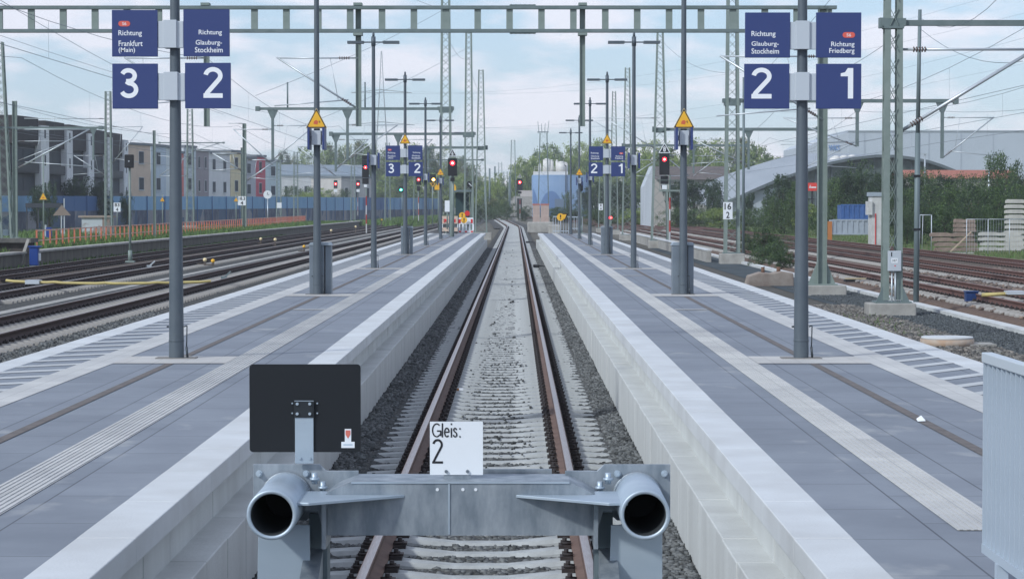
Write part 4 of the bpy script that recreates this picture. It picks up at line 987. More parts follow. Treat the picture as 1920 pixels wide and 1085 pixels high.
# ------------------------------------------------------------------ signals
def signal(label, px, ylamp, Y, w_, ytop, ybot, pxpost, ybase, lens=glow_red, core=glow_core, lx=.5, tri=None, lower=None, plate=None, stripe=False, zb=None, post_m=green_m, lr=.13):
    X = GX(px, Y); zb = GZ(ybase, Y) if zb is None else zb; t = thing('railway_signal', label, 'railway signal', (X, Y, zb), 'light signals')
    W_ = w_*Y/F; z1, z0 = GZ(ytop, Y)-zb, GZ(ybot, Y)-zb; zl = GZ(ylamp, Y)-zb; Xp = GX(pxpost, Y)-X
    MB().box(-W_/2, W_/2, 0, .12, z0, z1).build('screen', sig_black, t, bevel=.02)
    xl = (lx-.5)*W_
    mb = MB(); mb.tube((xl,-.02,zl), (xl,0,zl), lr, lr, 18); ln = mb.build('lamp', lens, t)
    mb = MB(); mb.tube((xl,-.03,zl), (xl,-.02,zl), lr*.5, lr*.5, 14); mb.build('lamp_core', core, ln)
    mb = MB(); mb.prism([(xl-lr*1.3, zl+lr*.3), (xl+lr*1.3, zl+lr*.3), (xl+lr*.9, zl+lr*1.25), (xl-lr*.9, zl+lr*1.25)], -.16, -.0); mb = MB()
    for q in range(7):
        a = R(q*30); b = R(q*30+30)
        mb.quad([(xl+lr*1.15*math.cos(a),0,zl+lr*1.15*math.sin(a)), (xl+lr*1.15*math.cos(b),0,zl+lr*1.15*math.sin(b)), (xl+lr*1.15*math.cos(b),-.15,zl+lr*1.15*math.sin(b)), (xl+lr*1.15*math.cos(a),-.15,zl+lr*1.15*math.sin(a))]) if q < 6 else None
    mb.build('hood', sig_black, t)
    pm = [mat('stripe_red', (.35,.05,.045), .6), mat('stripe_white', (.5,.5,.5), .6), post_m] if stripe else [post_m]
    mb = MB(); zt_ = z0
    if stripe:
        n = 6; mb.cur = 0
        for q in range(n): mb.cur = [1,0,1,0,2,2][q]; mb.tube((Xp, .1, zt_*q/n), (Xp, .1, zt_*(q+1)/n), .055, .055, 8, False)
    else: mb.tube((Xp, .2, 0), (Xp, .2, z1*.95), .075, .075, 8)
    mb.build('post', pm, t)
    if tri:
        s_, yb, yt_ = tri; zb_, zt2 = GZ(yb, Y)-zb, GZ(yt_, Y)-zb; h = (zt2-zb_)
        mb = MB(); mb.prism([(-h*.6, zb_), (h*.6, zb_), (0, zt2)][::-1], -.0, .02); mb.build('triangle', white_m, t)
        mb = MB(); mb.prism([(-h*.46, zb_+h*.07), (h*.46, zb_+h*.07), (0, zt2-h*.12)][::-1], -.006, -.001); tp = mb.build('triangle_field', sig_black, t)
        text(s_, (-h*.13, zb_+h*.12, h*.13, zb_+h*.62), -.01, letter_w, tp, bold=.02)
    if lower:
        a, b, wl = lower; MB().box(-wl*Y/F/2, wl*Y/F/2, 0, .1, GZ(b, Y)-zb, GZ(a, Y)-zb).build('lower_indicator', sig_black, t)
    if plate:
        a, b, wl = plate; MB().box(-wl*Y/F/2, wl*Y/F/2, -.01, .01, GZ(b, Y)-zb, GZ(a, Y)-zb).build('number_plate', white_m, t)
    return t
s1 = signal('large signal showing red under triangle 8, right of the right platform', 1245.5, 299, 150, 19, 288, 328, 1256, 456, tri=('8', 287, 268), lower=(330, 345, 14), plate=(347, 355, 9), stripe=True)
MB().box(-.3, 1.1, .0, .5, GZ(359,150)-s1.location.z, GZ(356,150)-s1.location.z).build('service_platform', green_m, s1)
mb = MB()
for u in (-.3, .3, 1.1): mb.bar((u,0,GZ(357,150)-s1.location.z), (u,0,GZ(338,150)-s1.location.z), .03)
mb.bar((-.3,0,GZ(338,150)-s1.location.z), (1.1,0,GZ(338,150)-s1.location.z), .03); mb.build('guard_rail', green_m, s1)
s2 = signal('signal showing red under a triangle beside the tall left centre mast', 848.5, 306, 133.5, 17, 297, 330, 849, 445, tri=('6', 293, 279), lower=(333, 340, 8))
signal('signal showing red beside the third left lamp post', 685.5, 314, 205, 13, 292, 333, 687, 437, lower=(334, 345, 12), plate=(346, 351, 6), stripe=True)
signal('far left one of two small red signals with striped posts', 629.5, 345, 480, 7, 338, 353, 630, 404, stripe=True, plate=(355, 360, 6), lr=.24)
signal('right one of two small red signals with striped posts', 671.5, 345, 470, 7.5, 338, 353, 671, 404, stripe=True, plate=(355, 360, 6), lr=.24)
signal('small red signal just right of the left direction signs', 785, 337, 330, 9.5, 329, 347, 785, 414, stripe=True, lower=(349, 358, 6), lr=.19)
signal('small signal showing amber right of the left direction signs', 811.5, 337, 290, 12, 327, 342, 811, 424, lens=glow_amb, core=mat('lamp_amber_core', (1,.8,.3), .4, emit=16), lr=.18, lx=.62)
signal('small signal showing green left of the second left bin', 752, 356, 430, 7, 349, 361, 754, 406, lens=glow_grn, core=mat('lamp_green_core', (.6,1,.9), .4, emit=8), lr=.22)
signal('red signal standing alone beyond the platforms right of the middle track', 974.5, 342, 430, 10.5, 335, 357, 975, 409, tri=('4', 333, 326), lower=(359, 363, 7), stripe=True, lr=.26)
signal('tiny low red signal behind the fourth right lamp post', 1144.5, 408, 250, 5, 404, 412, 1146, 424, lr=.17)
for i, (px, y0, y1, w_, Y, bp, lab) in enumerate(((882, 340, 353, 12, 175, 430, 'black square board with white slash on a post beside the second centre mast'), (243, 290, 315, 17, 108.5, 490, 'black signal head seen from behind on a green post between the left tracks'), (1089, 340, 358, 8, 148, 437, 'black loudspeaker-like box on a post at the right platform end'))):
    X = GX(px, Y); zb = GZ(bp, Y); t = thing('railway_signal', lab, 'railway signal', (X, Y, zb), 'dark signal heads')
    hw = w_*Y/F/2; z0, z1 = GZ(y1, Y)-zb, GZ(y0, Y)-zb; MB().box(-hw, hw, -.1, .1, z0, z1).build('screen', sig_black, t, bevel=.03)
    mb = MB(); mb.tube((0, .12, 0), (0, .12, z0+.1), .06, .05, 10); mb.tube((0,.12,0), (0,.12,.5), .1, .1, 8); mb.box(-.2,.2,-.08,.32,-.05,.03); mb.build('post', green_m, t)
    if i == 0: mb = MB(); mb.bar((-hw*.5,-.105,z1-hw*.6), (hw*.5,-.105,z0+hw*.6), .05, .01, Vector((0,1,0))); mb.build('slash', white_m, t)
    if i == 1: mb = MB(); mb.tube((0,-.115,(z0+z1)/2), (0,-.1,(z0+z1)/2), .035, .035, 8); mb.build('cap', arm_m, t)
# boards with numbers
def board(label, px0, y0, px1, y1, Y, lines, name='kilometre_board', post=None):
    a = at(px0, y0, Y); b = at(px1, y1, Y); t = thing(name, label, 'kilometre board', (a.x, Y, b.z), 'white kilometre boards'); W_, H_ = b.x-a.x, a.z-b.z
    pn = MB().box(0, W_, 0, .02, 0, H_).build('panel', white_m, t)
    n = len(lines)
    for i, s_ in enumerate(lines):
        if s_: h = H_/n; ww = W_*min(.8, .36*len(s_)); text(s_, (W_/2-ww/2, H_-h*(i+1)+h*.12, W_/2+ww/2, H_-h*i-h*.12), -.003, ink, pn, bold=.02)
    if post: MB().tube((W_/2,.06,GZ(post, Y)-b.z), (W_/2,.06,H_*.8), .04, .04, 8).build('post', green_m, t)
board('white board reading 16 over 2 on the lattice mast above the shrub', 1356, 379, 1373.5, 411, 114.3, ['16', '2'])
board('white board reading 18.3 over 4 left of the second left post', 446, 368, 461, 385, 226, ['18.3', '4'])
board('white board reading 83 over 4 on the lattice mast at the far left', 213, 380, 226, 397, 199, ['83', '4'], post=432)
board('tiny white board reading 8 over 4 behind the right direction signs', 1122.5, 382, 1130.5, 394, 255, ['8', '4'])
board('small white tilted board on the lattice mast beside the red house', 519, 380, 528, 390, 300, ['', ''], post=404)
board('white cabinet-like board under the tall centre mast', 834, 376, 843, 397, 135, ['', ''], post=430)
for i, (px, py, Y, bp, lab) in enumerate(((82, 369, 140, 460, 'small yellow triangle on a thin post at the far left'), (305, 372, 200, 430, 'small yellow triangle left of the nearest left lamp post'), (443, 372, 210, 425, 'small yellow triangle left of the board 18.3 over 4'))):
    Xc = GX(px, Y); z = GZ(py+6, Y); warn_sign(Xc, Y, z, lab, .48 if i == 0 else .42)
    t = thing('slim_post', 'thin green post carrying the '+lab.split(' on ')[0]+(' at the far left' if i == 0 else ''), 'post', (Xc, Y, 0)); MB().tube((0,0,GZ(bp,Y)), (0,0,GZ(290 if i == 0 else py-8, Y)), .05, .04, 8).build('post', green_m, t)
def ysign(px, py, w_, h_, Y, label, foot):
    t = thing('yellow_sign', label, 'sign', (GX(px, Y), Y, GZ(foot, Y))); z = GZ(py, Y)-t.location.z; hw, hh = w_*Y/F/2, h_*Y/F/2
    MB().box(-hw, hw, -.03, 0, z-hh, z+hh*.1).build('panel', yellow_m, t)
    mb = MB(); mb.prism([(-hw, z+hh*.12), (hw, z+hh*.12), (0, z+hh*1.3)][::-1], -.03, 0); mb.build('triangle', yellow_m, t); MB().tube((0,.05,0), (0,.05,z), .04, .04, 8).build('post', green_m, t)
ysign(849, 350, 12, 14, 160, 'yellow housing-shaped sign under the red signal by the centre mast', 436)
ysign(822, 350, 14, 12, 170, 'yellow sign between the sixth and seventh left lamp posts', 434)
t = thing('yellow_sign', 'small yellow V shaped sign under the amber signal', 'sign', (GX(811.5, 289), 289, GZ(351, 289))); mb = MB(); mb.prism([(-.35,.5),(.35,.5),(0,0)][::-1], 0, .03); mb.build('panel', yellow_m, t); mb = MB(); mb.prism([(-.2,.44),(.2,.44),(0,.13)][::-1], -.01, -.002); mb.build('field', ink, t)
t = thing('signal_cabin', 'small dark roofed platform shelter behind the left platform end', 'shelter', (GX(866, 175), 175, -.3))
x0, x1 = GX(845, 175)-t.location.x, GX(888, 175)-t.location.x; zz = GZ(360, 175)+.3
MB().box(x0, x1, -1, 1.5, zz, zz+.15).build('roof', MATS['post_slate'], t)
mb = MB()
for u in (x0+.1, x1-.1): mb.box(u-.05, u+.05, -.9, -.8, 0, zz)
mb.build('posts', green_m, t); MB().box(x0+.35, x1-.35, .3, 1.4, zz*.35, zz-.05).build('wall', mat('cabin_dark', (.03,.06,.065), .6), t)
# track-side small things
lampw = mat('lamp_cream', (.75,.62,.35), .4)
def dwarf(px, py, Y, label, ylw=False, s_=1.):
    t = thing('point_lantern', label, 'point lantern', (GX(px, Y), Y, -.2), 'round lanterns beside the left tracks'); z = GZ(py, Y)+.2; r = .085*s_
    me = MB()
    for i in range(6):
        a0, a1 = math.pi*i/6-math.pi/2, math.pi*(i+1)/6-math.pi/2
        me.tube((0,0,z+r*math.sin(a0)), (0,0,z+r*math.sin(a1)), max(.003, r*math.cos(a0)), max(.003, r*math.cos(a1)), 12, False)
    me.build('head', yellow_m if ylw else lampw, t); MB().box(-.05, .05, -.05, .05, 0, z-r*.6).build('base', MATS['dark_sleeper'], t); MB().box(-.35, .05, -.04, .04, .03, .09).build('lever', MATS['dark_sleeper'], t)
for i, (px, py, Y, yl, lab) in enumerate(((384, 487, 108, 0, 'cream round lantern, left of a pair between the left tracks'), (399, 489, 107, 1, 'yellow round lantern, right of a pair between the left tracks'), (516, 449, 160, 0, 'pale round lantern beside the track right of the pair'), (489, 448, 170, 0, 'grey point lever lantern beside the old platform track'), (621, 432, 215, 0, 'small pale lantern behind the second left post, left one'), (667, 425, 240, 0, 'small pale lantern behind the second left post, right one'), (570, 462, 140, 1, 'small yellow lantern just left of the second left post'), (119, 457, 128, 1, 'yellow box lantern at the foot of the red barrier fence'), (716, 412, 320, 1, 'tiny yellow lantern right of the third left post'))):
    dwarf(px, py, Y, lab, yl, 1.1 if Y < 150 else 1.3)
for i, (px, py, Y, lab) in enumerate(((284, 500, 105, 'small metal point lever between the second and third left tracks'), (425, 520, 88, 'dark tilted steel stub beside the nearest left track'))):
    p = at(px, py, Y); t = thing('point_lever', lab, 'point lever', (p.x, Y, -.22)); mb = MB(); mb.bar((-.15,0,.0), (.15,0,.28), .06, .06); mb.box(-.2, -.0, -.08, .08, 0, .1); mb.build('lever', [MATS['post_slate'], arm_m][i == 0], t)
# yellow-and-black thing right: covered point machine
p = at(1608, 512, 83); t = thing('point_machine', 'dark point machine with a pale wooden lid beside the right tracks', 'point machine', (p.x, 83, -.28))
mb = MB(); mb.box(-.45, .45, -.25, .25, 0, .2); mb.box(.45, .8, -.08, .08, .04, .12); mb.build('body', ink, t); MB().box(-.42, .3, -.22, .22, .205, .25).build('lid', mat('wood_pale', (.42,.35,.22), .7), t)
# manhole ring
p = gz(1795, 650, -.3); t = thing('manhole', 'round concrete manhole with brick rim on the gravel right of the right platform', 'manhole', (p.x-.2, p.y, -.3))
MB().tube((0,0,0), (0,0,.16), .52, .52, 28).build('ring', mat('ring_brick', (.38,.27,.19), .85, col2=(.42,.36,.30), scale=4), t); MB().tube((0,0,.16), (0,0,.2), .50, .50, 28).build('lid', conc_edge, t)
MB().box(-.1, .9, -.35, .35, 0, .07).build('slab', conc_old, t)
# concrete ruin with bolts
p = gz(1440, 530, -.2); t = thing('concrete_block', 'old broken concrete foundation with rusty bolts behind the right platform', 'concrete block', (p.x, p.y, -.35))
mb = MB(); mb.prism([(-.8,0),(.85,0),(.82,.50),(.4,.56),(.1,.49),(-.3,.52),(-.55,.44),(-.7,.40)], -.5, .5); mb.build('block', mat('ruin', (.24,.19,.16), .95, col2=(.33,.29,.25), scale=2.5, detail=9, bump=.6), t, bevel=.04)
mb = MB(); mb.tube((-.2,-.2,.45), (-.2,-.2,.70), .06, .06, 8); mb.tube((.35,-.1,.5), (.35,-.1,.70), .07, .07, 8); mb.build('bolt', mat('rust_bolt', (.16,.09,.06), .9), t)
mb = MB(); mb.tube((-.2,-.2,.701), (-.2,-.2,.74), .07, .07, 8); mb.build('cap', white_m, t)
# low retaining wall right
t = thing('retaining_wall', 'low grey concrete wall running back from the shrub on the right', 'wall', (9.75, 120, -.35))
MB().box(-.12, .12, -2, 70, 0, .62).build('wall', conc_old, t); MB().box(-.16, .16, -2, 70, .621, .68).build('coping', conc_edge, t)
MB().box(9.4, 10.9, 112, 118, -.35, -.05)
p = gz(1000, 428, -.2)
for i, (px, py, Y) in enumerate(((1014, 424, 250), (1040, 427, 190))):
    t = thing('concrete_block', ('pale rounded' if i else 'farther grey')+' concrete block beyond the right platform end', 'concrete block', (GX(px, Y), Y, -.3)); MB().box(-1.4 if not i else -.5, 1.4 if not i else .5, -.5, .5, 0, GZ(416 if not i else 421, Y)+.3).build('block', conc_old, t, bevel=.12)
# blue things
p = gz(1828, 570, -.16); p.x -= .1; t = thing('blue_crate', 'dark blue plastic crate standing beside the right tracks', 'crate', (p.x, p.y, -.16))
bl = mat('plastic_blue', (.015,.04,.14), .45); mb = MB(); s_ = 24*p.y/F/2
mb.prism([(-s_*.92,0),(s_*.92,0),(s_,s_*1.9),(-s_,s_*1.9)], -.13, .13); mb.build('body', bl, t, bevel=.02); MB().box(-s_*1.06, s_*1.06, -.16, .16, s_*1.9, s_*2.08).build('rim', bl, t)
Yb = 103.5; t = thing('blue_bin', 'blue bin on a metal frame at the foot of the old platform, far left', 'bin', (GX(65, Yb), Yb, GZ(507, Yb)))
bb = mat('bin_blue', (.012,.045,.22), .45); hb = 38*Yb/F
mb = MB(); mb.box(-.21, .17, -.18, .18, .22, .22+hb-.1); mb.build('body', bb, t, bevel=.03); MB().box(-.25, .27, -.22, .22, .22+hb-.098, .24+hb-.05).build('lid', bb, t, bevel=.01); MB().box(.171, .24, -.1, .12, .42, .75).build('label_plate', white_m, t)
mb = MB()
for sx in (-.19, .15): mb.box(sx-.015, sx+.015, -.15, -.12, -.05, .22); mb.box(sx-.015, sx+.015, .12, .15, -.05, .22)
mb.box(-.21, .17, -.16, -.13, .17, .2); mb.build('frame', arm_m, t)
Yb = 150; t = thing('blue_bin', 'small blue bin on the old platform behind the larger blue bin', 'bin', (GX(92, Yb), Yb, .4)); MB().box(-.17, .17, -.15, .15, .1, .75).build('body', bb, t, bevel=.02); MB().box(-.26, -.175, -.1, .1, 0, .9).build('post', arm_m, t)
# dark loading dock far left
Yd = 105; X0, X1 = GX(-60, Yd), GX(58, Yd); t = thing('loading_dock', 'weathered grey loading dock with a sloping brace cut by the left picture edge', 'loading dock', (X1, Yd, 0)); W_ = X0-X1
dk = mat('dock_grey', (.14,.135,.125), .9, col2=(.08,.08,.078), scale=3, detail=8); dkd = mat('dock_dark', (.045,.042,.04), .95, col2=(.07,.06,.055), scale=3)
MB().box(W_, 0, 0, 1.6, GZ(455, Yd), GZ(447, Yd)).build('deck', dk, t); MB().box(W_, -.15, .25, 1.5, GZ(474, Yd), GZ(455, Yd)-.002).build('skirt', dkd, t)
MB().box(W_, -.3, -.25, .2, GZ(482, Yd), GZ(472, Yd)).build('step', dk, t); MB().box(W_, -.35, .0, 1.5, -.35, GZ(482, Yd)-.002).build('lower_wall', dkd, t)
mb = MB(); mb.bar((-.05,-.3,GZ(448,Yd)), (-.5,-.3,-.25), .12, .12); mb.bar((-.2,-.32,GZ(470,Yd)), (-.42,-.32,-.25), .06, .06); mb.build('brace', conc_old, t)
MB().box(GX(-20,170), GX(17,170), 169.5, 171, .4, GZ(430,170)).build('control_cabinet', mat('cab_blue', (.12,.16,.20), .6), None)
tag(bpy.data.objects['control_cabinet'], 'blue grey control cabinet on the old platform at the left picture edge', 'cabinet')

# ------------------------------------------------------------------ old platform, red fence, noise wall
t = thing('old_platform', 'low overgrown old platform with crumbling dark edge along the far left track', 'old platform', (-21.3, 96, 0)); t['kind'] = 'structure'
for k_ in ('label', 'category'): del t[k_]
MB().box(-7, 0, 0, 240, -.35, .38).build('platform_body', mat('old_wall', (.09,.085,.075), .95, col2=(.16,.15,.125), scale=1.2, detail=9, stretch=(1,1.4,.5), bump=.6), t)
MB().box(-.5, .12, 0, 240, .381, .47).build('platform_edge', conc_old, t)
MB().box(-7, -.51, 0, 240, .382, .40).build('grass_top', grass_g, t)
t = thing('barrier_fence', 'long red and white mesh barrier fence on the old platform', 'fence', (0,0,0))
fx0, fy0, fx1, fy1 = -23.1, 117, -27.6, 320; L_ = math.hypot(fx1-fx0, fy1-fy0); n = int(L_/1.9); pf = mat('fence_pale', (.60,.40,.34), .6)
p0 = None
t.location = (fx0, fy0, .40); t.rotation_euler = (0, 0, math.atan2(fy1-fy0, fx1-fx0)-R(0))
pr0 = None
for i in range(n):
    if pr0 is None:
        pr0 = MB().box(-.04, .04, -.04, .04, 0, .9).build('fence_post', fence_red, t)
        mb = MB(); mb.box(.05, 1.85, -.015, .015, .84, .90); mb.box(.05, 1.85, -.012, .012, .36, .41)
        pr1 = mb.build('pale_rails', pf, t); mb = MB(); mb.box(.05, 1.85, -.01, .01, .05, .10)
        pr2 = mb.build('mesh_panel', fence_red, t)
    else:
        for o in (pr0, pr1, pr2):
            c = o.copy(); COL.objects.link(c); c.parent = t; c.location = (1.9*i, 0, 0)
# noise barrier
bw = mat('noise_wall_blue', (.13,.29,.50), .6, col2=(.20,.36,.56), scale=.16, detail=3); bwd = mat('noise_wall_dark', (.03,.045,.10), .7, col2=(.12,.13,.17), scale=.5, detail=5, lo=.42, hi=.6)
gr = mat('graffiti', (.04,.08,.16), .7, col2=(.22,.22,.25), scale=.35, detail=4, vor=1)
t = thing('noise_barrier', 'long blue noise barrier wall with dark graffiti along its foot', 'noise barrier', (GX(-30, 255), 255, 0))
A = Vector((GX(-30,255), 255)); B = Vector((GX(830,640), 640)); n = 78
for i in range(n):
    a = A.lerp(B, i/n); b = A.lerp(B, (i+.985)/n); Y = a.y; pt = 367+5*(i/n)
    zt_ = GZ(pt, Y)+random.uniform(-.02,.02); loc0 = Vector((t.location.x, t.location.y, 0))
    a3 = Vector((a.x, a.y, 0))-loc0; b3 = Vector((b.x, b.y, 0))-loc0; d = (b3-a3).normalized(); nn = Vector((-d.y, d.x, 0))*.12
    def pnl(z0, z1, m, nm, off=0):
        mb = MB(); o_ = nn*off
        for z_ in (0,): 
            k0 = len(mb.v); mb.v += [tuple(a3+o_+Vector((0,0,z0))), tuple(b3+o_+Vector((0,0,z0))), tuple(b3+o_+nn+Vector((0,0,z0))), tuple(a3+o_+nn+Vector((0,0,z0))), tuple(a3+o_+Vector((0,0,z1))), tuple(b3+o_+Vector((0,0,z1))), tuple(b3+o_+nn+Vector((0,0,z1))), tuple(a3+o_+nn+Vector((0,0,z1)))]
            for q in ((0,3,2,1),(4,5,6,7),(0,1,5,4),(1,2,6,5),(2,3,7,6),(3,0,4,7)): mb.f.append(q); mb.m.append(0)
        return mb.build(nm, m, t)
    zm_ = zt_*.52 if i < 40 else zt_*.4
    dkp = (i in (5, 6, 7, 8) or 50 < i < 58)
    m_up = [bw, mat('noise_wall_blue2', (.18,.34,.56), .6), mat('noise_wall_deep', (.04,.11,.28), .6)][2 if dkp else (1 if random.random() < .3 else 0)]
    pnl(zm_, zt_, m_up, 'wall_panel'); pnl(-.3, zm_-.002, gr if random.random() < .55 else bwd, 'graffiti_panel', -.15)
    if i % 2 == 0:
        mb = MB(); mb.bar(a3+nn*-.9+Vector((0,0,-.3)), a3+nn*-.9+Vector((0,0,zt_+.05)), .12, .10); mb.build('steel_post', MATS['noise_wall_deep'], t)
# shed
Y = 235; t = thing('brick_shed', 'small flat-roofed shed with white graffiti front before the blue wall', 'shed', (GX(150, Y), Y, -.3)); x1 = GX(208, Y)-GX(150, Y); h = GZ(408, Y)+.3
MB().box(.15, x1-.1, .1, 2.5, 0, h).build('wall', mat('shed_front', (.42,.46,.48), .8, col2=(.25,.22,.19), scale=1.2, detail=6, lo=.5, hi=.62), t); MB().box(-.15, x1+.05, -.1, 2.7, h+.002, h+.2).build('roof', mat('shed_roof', (.28,.23,.19), .9), t)
MB().box(x1*.72, x1-.12, .05, .098, 0, h).build('side_wall', mat('shed_brown', (.22,.17,.14), .9), t)
Y = 225; t = thing('bird_house_sign', 'brown triangular board on two posts before the blue wall', 'board', (GX(116, Y), Y, -.3)); zc = GZ(404, Y)+.3
mb = MB(); mb.prism([(-.85, zc-.0), (.85, zc), (.0, zc+1.0)][::-1], 0, .1); mb.build('triangle_panel', mat('brown_board', (.22,.18,.15), .9), t); mb = MB(); mb.box(-.12, -.02, .11, .2, 0, zc+.5); mb.box(.15, .25, .11, .2, 0, zc+1.6); mb.build('posts', arm_m, t)
Y = 240; t = thing('waiting_shelter', 'open dark flat-roofed shelter before the blue wall, far left', 'shelter', (GX(48, Y), Y, -.3)); x1 = GX(115, Y)-t.location.x; zr = GZ(381, Y)+.3
MB().box(0, x1, 0, 2, zr-.45, zr).build('roof', mat('shelter_dark', (.035,.04,.05), .8), t); mb = MB()
for u in (.1, x1*.35, x1*.5, x1-.1): mb.box(u-.06, u+.06, .1, .22, 0, zr-.45)
mb.build('posts', MATS['shelter_dark'], t)
t = thing('round_clock', 'round white clock dial on a thin post before the blue wall', 'clock', (GX(502, 300), 300, -.3)); z = GZ(365, 300)+.3
MB().tube((0,-.05,z), (0,.05,z), .52, .52, 24).build('dial', white_m, t); mb = MB(); mb.bar((0,-.07,z), (.0,-.07,z+.3), .05, .01, Vector((0,1,0))); mb.bar((0,-.07,z), (.22,-.07,z), .05, .01, Vector((0,1,0))); mb.build('hands', ink, t); MB().tube((0,.06,0), (0,.06,z-.5), .06, .06, 8).build('post', arm_m, t)

# ------------------------------------------------------------------ houses
win = mat('window_dark', (.02,.028,.04), .55, spec=.2); frame_w = mat('window_frame', (.5,.52,.54), .6)
def house(label, pxa, pxb, Ya, Yb, ytop_a, col, name='terraced_house', cat='house', floors=4, bays=2, roof=None, depth=10, kind='plain', col2=None):
    """front wall from (pxa,Ya) to (pxb,Yb); height from the pixel of its left corner"""
    A = Vector((GX(pxa, Ya), Ya, 0)); B = Vector((GX(pxb, Yb), Yb, 0)); h = GZ(ytop_a, Ya)
    d = (B-A); L_ = d.length; ang = math.atan2(d.y, d.x)
    t = thing(name, label, cat, (A.x, A.y, -.3), 'houses behind the blue wall', ang); H = h+.3
    if kind == 'plain': col = tuple(min(.72, c*1.85) for c in col)
    wm = mat('render_%02d%02d%02d' % tuple(int(c*99) for c in col), col, .85, col2=tuple(c*.86 for c in col), scale=.5, detail=6)
    MB().box(0, L_, 0, depth, 0, H).build('wall', wm, t)
    rm = roof or mat('roof_grey', (.17,.19,.21), .8)
    MB().box(-.15, L_+.15, -.25, depth+.2, H+.002, H+.4).build('roof', rm, t)
    fh = H/floors
    if kind == 'fin':
        fw = L_*.26; MB().box(L_-fw, L_, -2.2, -.002, 0, H-.5).build('stair_tower', mat('fin_white', (.72,.73,.74), .8, col2=(.62,.63,.65), scale=.6), t)
        MB().box(-.1, L_-fw-.002, -1.9, -.002, H-.3-fh*.8, H+.35).build('attic_storey', mat('dark_cladding', (.022,.018,.02), .8, col2=(.035,.03,.032), scale=1.5), t)
        MB().box(-.35, L_-fw-.003, -1.45, -.003, 0, H-.31-fh*.8).build('bay_front', mat('bay_dark', (.024,.024,.028), .75, col2=(.04,.038,.042), scale=.9), t)
        MB().box(-.35, -.103, -1.9, -.004, H-.3-fh*.8, H+.35).build('gable_strip', MATS['dark_cladding'], t)
        for f in range(floors-1):
            z0 = .4+f*fh; MB().box(.2, L_-fw-.2, -2.0, -1.46, z0-.12, z0+.05).build('balcony_slab', mat('slab_grey', (.05,.05,.055), .8), t)
            MB().box(.2, L_-fw-.2, -2.05, -2.0, z0+.06, z0+1.0).build('balcony_rail', mat('balcony_dark', (.028,.03,.036), .6), t)
            for b in range(2):
                w0 = .3+b*(L_-fw-.6)/2; fr = MB().box(w0, w0+(L_-fw-.9)/2, -1.48, -1.451, z0+.2, z0+fh-.6).build('window', win, t)
        for f in range(floors): 
            w0 = L_-fw*.58; MB().box(w0, w0+fw*.16, -2.23, -2.201, f*fh+1.2, f*fh+2.4).build('window', win, t)
    else:
        for f in range(floors):
            for b in range(bays):
                w0 = L_*(b+.34)/bays; w1 = L_*(b+.60)/bays; z0 = f*fh+fh*.30
                fr = MB().box(w0-.08, w1+.08, -.05, -.001, z0-.08, z0+fh*.46+.08).build('window', frame_w, t)
                MB().box(w0, w1, -.06, -.051, z0, z0+fh*.46).build('pane', win, fr)
                MB().box(w0-.15, w1+.15, -.2, -.052, z0-.15, z0-.082).build('sill', frame_w, fr)
    return t
dc = (.020,.021,.026)
xsx = [(-3, 59, 270, 282, 222), (59, 105, 290, 303, 232), (105, 147, 312, 325, 239), (147, 184, 335, 348, 247), (184, 215, 360, 372, 253)]
for i, (a, b, Ya, Yb, yt) in enumerate(xsx):
    house(f'{ORD[i]} dark brick terraced house with pale stair tower from the left picture edge', a, b, Ya, Yb, yt, dc, kind='fin')
hs2 = [(215, 283, 385, 398, 270, (.34,.27,.21), 'tan rendered house next to the dark terraced row', 2), (284, 312, 404, 412, 274, (.28,.32,.36), 'blue grey narrow house left of the nearest left lamp post', 1),
 (312, 333, 414, 420, 278, (.36,.40,.43), 'pale grey narrow house behind the nearest left lamp post', 1), (333, 345, 422, 428, 287, (.36,.09,.08), 'narrow red house just right of the nearest left lamp post', 1),
 (345, 368, 430, 438, 276, (.30,.33,.35), 'grey house behind the lattice mast', 1), (368, 392, 440, 448, 283, (.17,.15,.16), 'brown grey house with dark recesses', 2), (392, 432, 450, 462, 288, (.40,.43,.46), 'white grey house left of the tan tower', 2),
 (433, 455, 464, 470, 285, (.42,.34,.22), 'yellow tan narrow tower house', 1), (455, 480, 472, 480, 297, (.25,.25,.27), 'dark grey house behind the board 18.3 over 4', 1), (480, 498, 482, 487, 294, (.30,.055,.075), 'dark red narrow house near the clock', 1), (498, 528, 489, 498, 303, (.33,.38,.44), 'pale blue grey last house of the row', 1)]
for a, b, Ya, Yb, yt, c, lab, by in hs2: house(lab, a, b, Ya, Yb, yt, c, bays=by, floors=3)
for i, (px, yt, r_) in enumerate(((300, 268, 1), (372, 276, .8), (412, 282, .9))): pass
t = house('long white industrial hall with pale blue roof behind the second left post', 528, 692, 590, 600, 330, (.42,.42,.40), name='industrial_hall', cat='industrial hall', floors=1, bays=9, depth=30, roof=mat('roof_blue', (.33,.39,.45), .6))
x1 = (Vector((GX(692,600), 600, 0))-Vector((GX(528,590), 590, 0))).length
MB().box(0, x1, 4, 28, GZ(330,590)+.71, GZ(308,590)+.3).build('upper_roof', mat('upper_blue', (.36,.42,.48), .6, col2=(.42,.46,.50), scale=.3), t)
t = house('low grey shed right of the white hall behind the red signals', 640, 700, 560, 566, 334, (.26,.25,.24), name='industrial_hall', cat='industrial hall', floors=1, bays=3, depth=12)
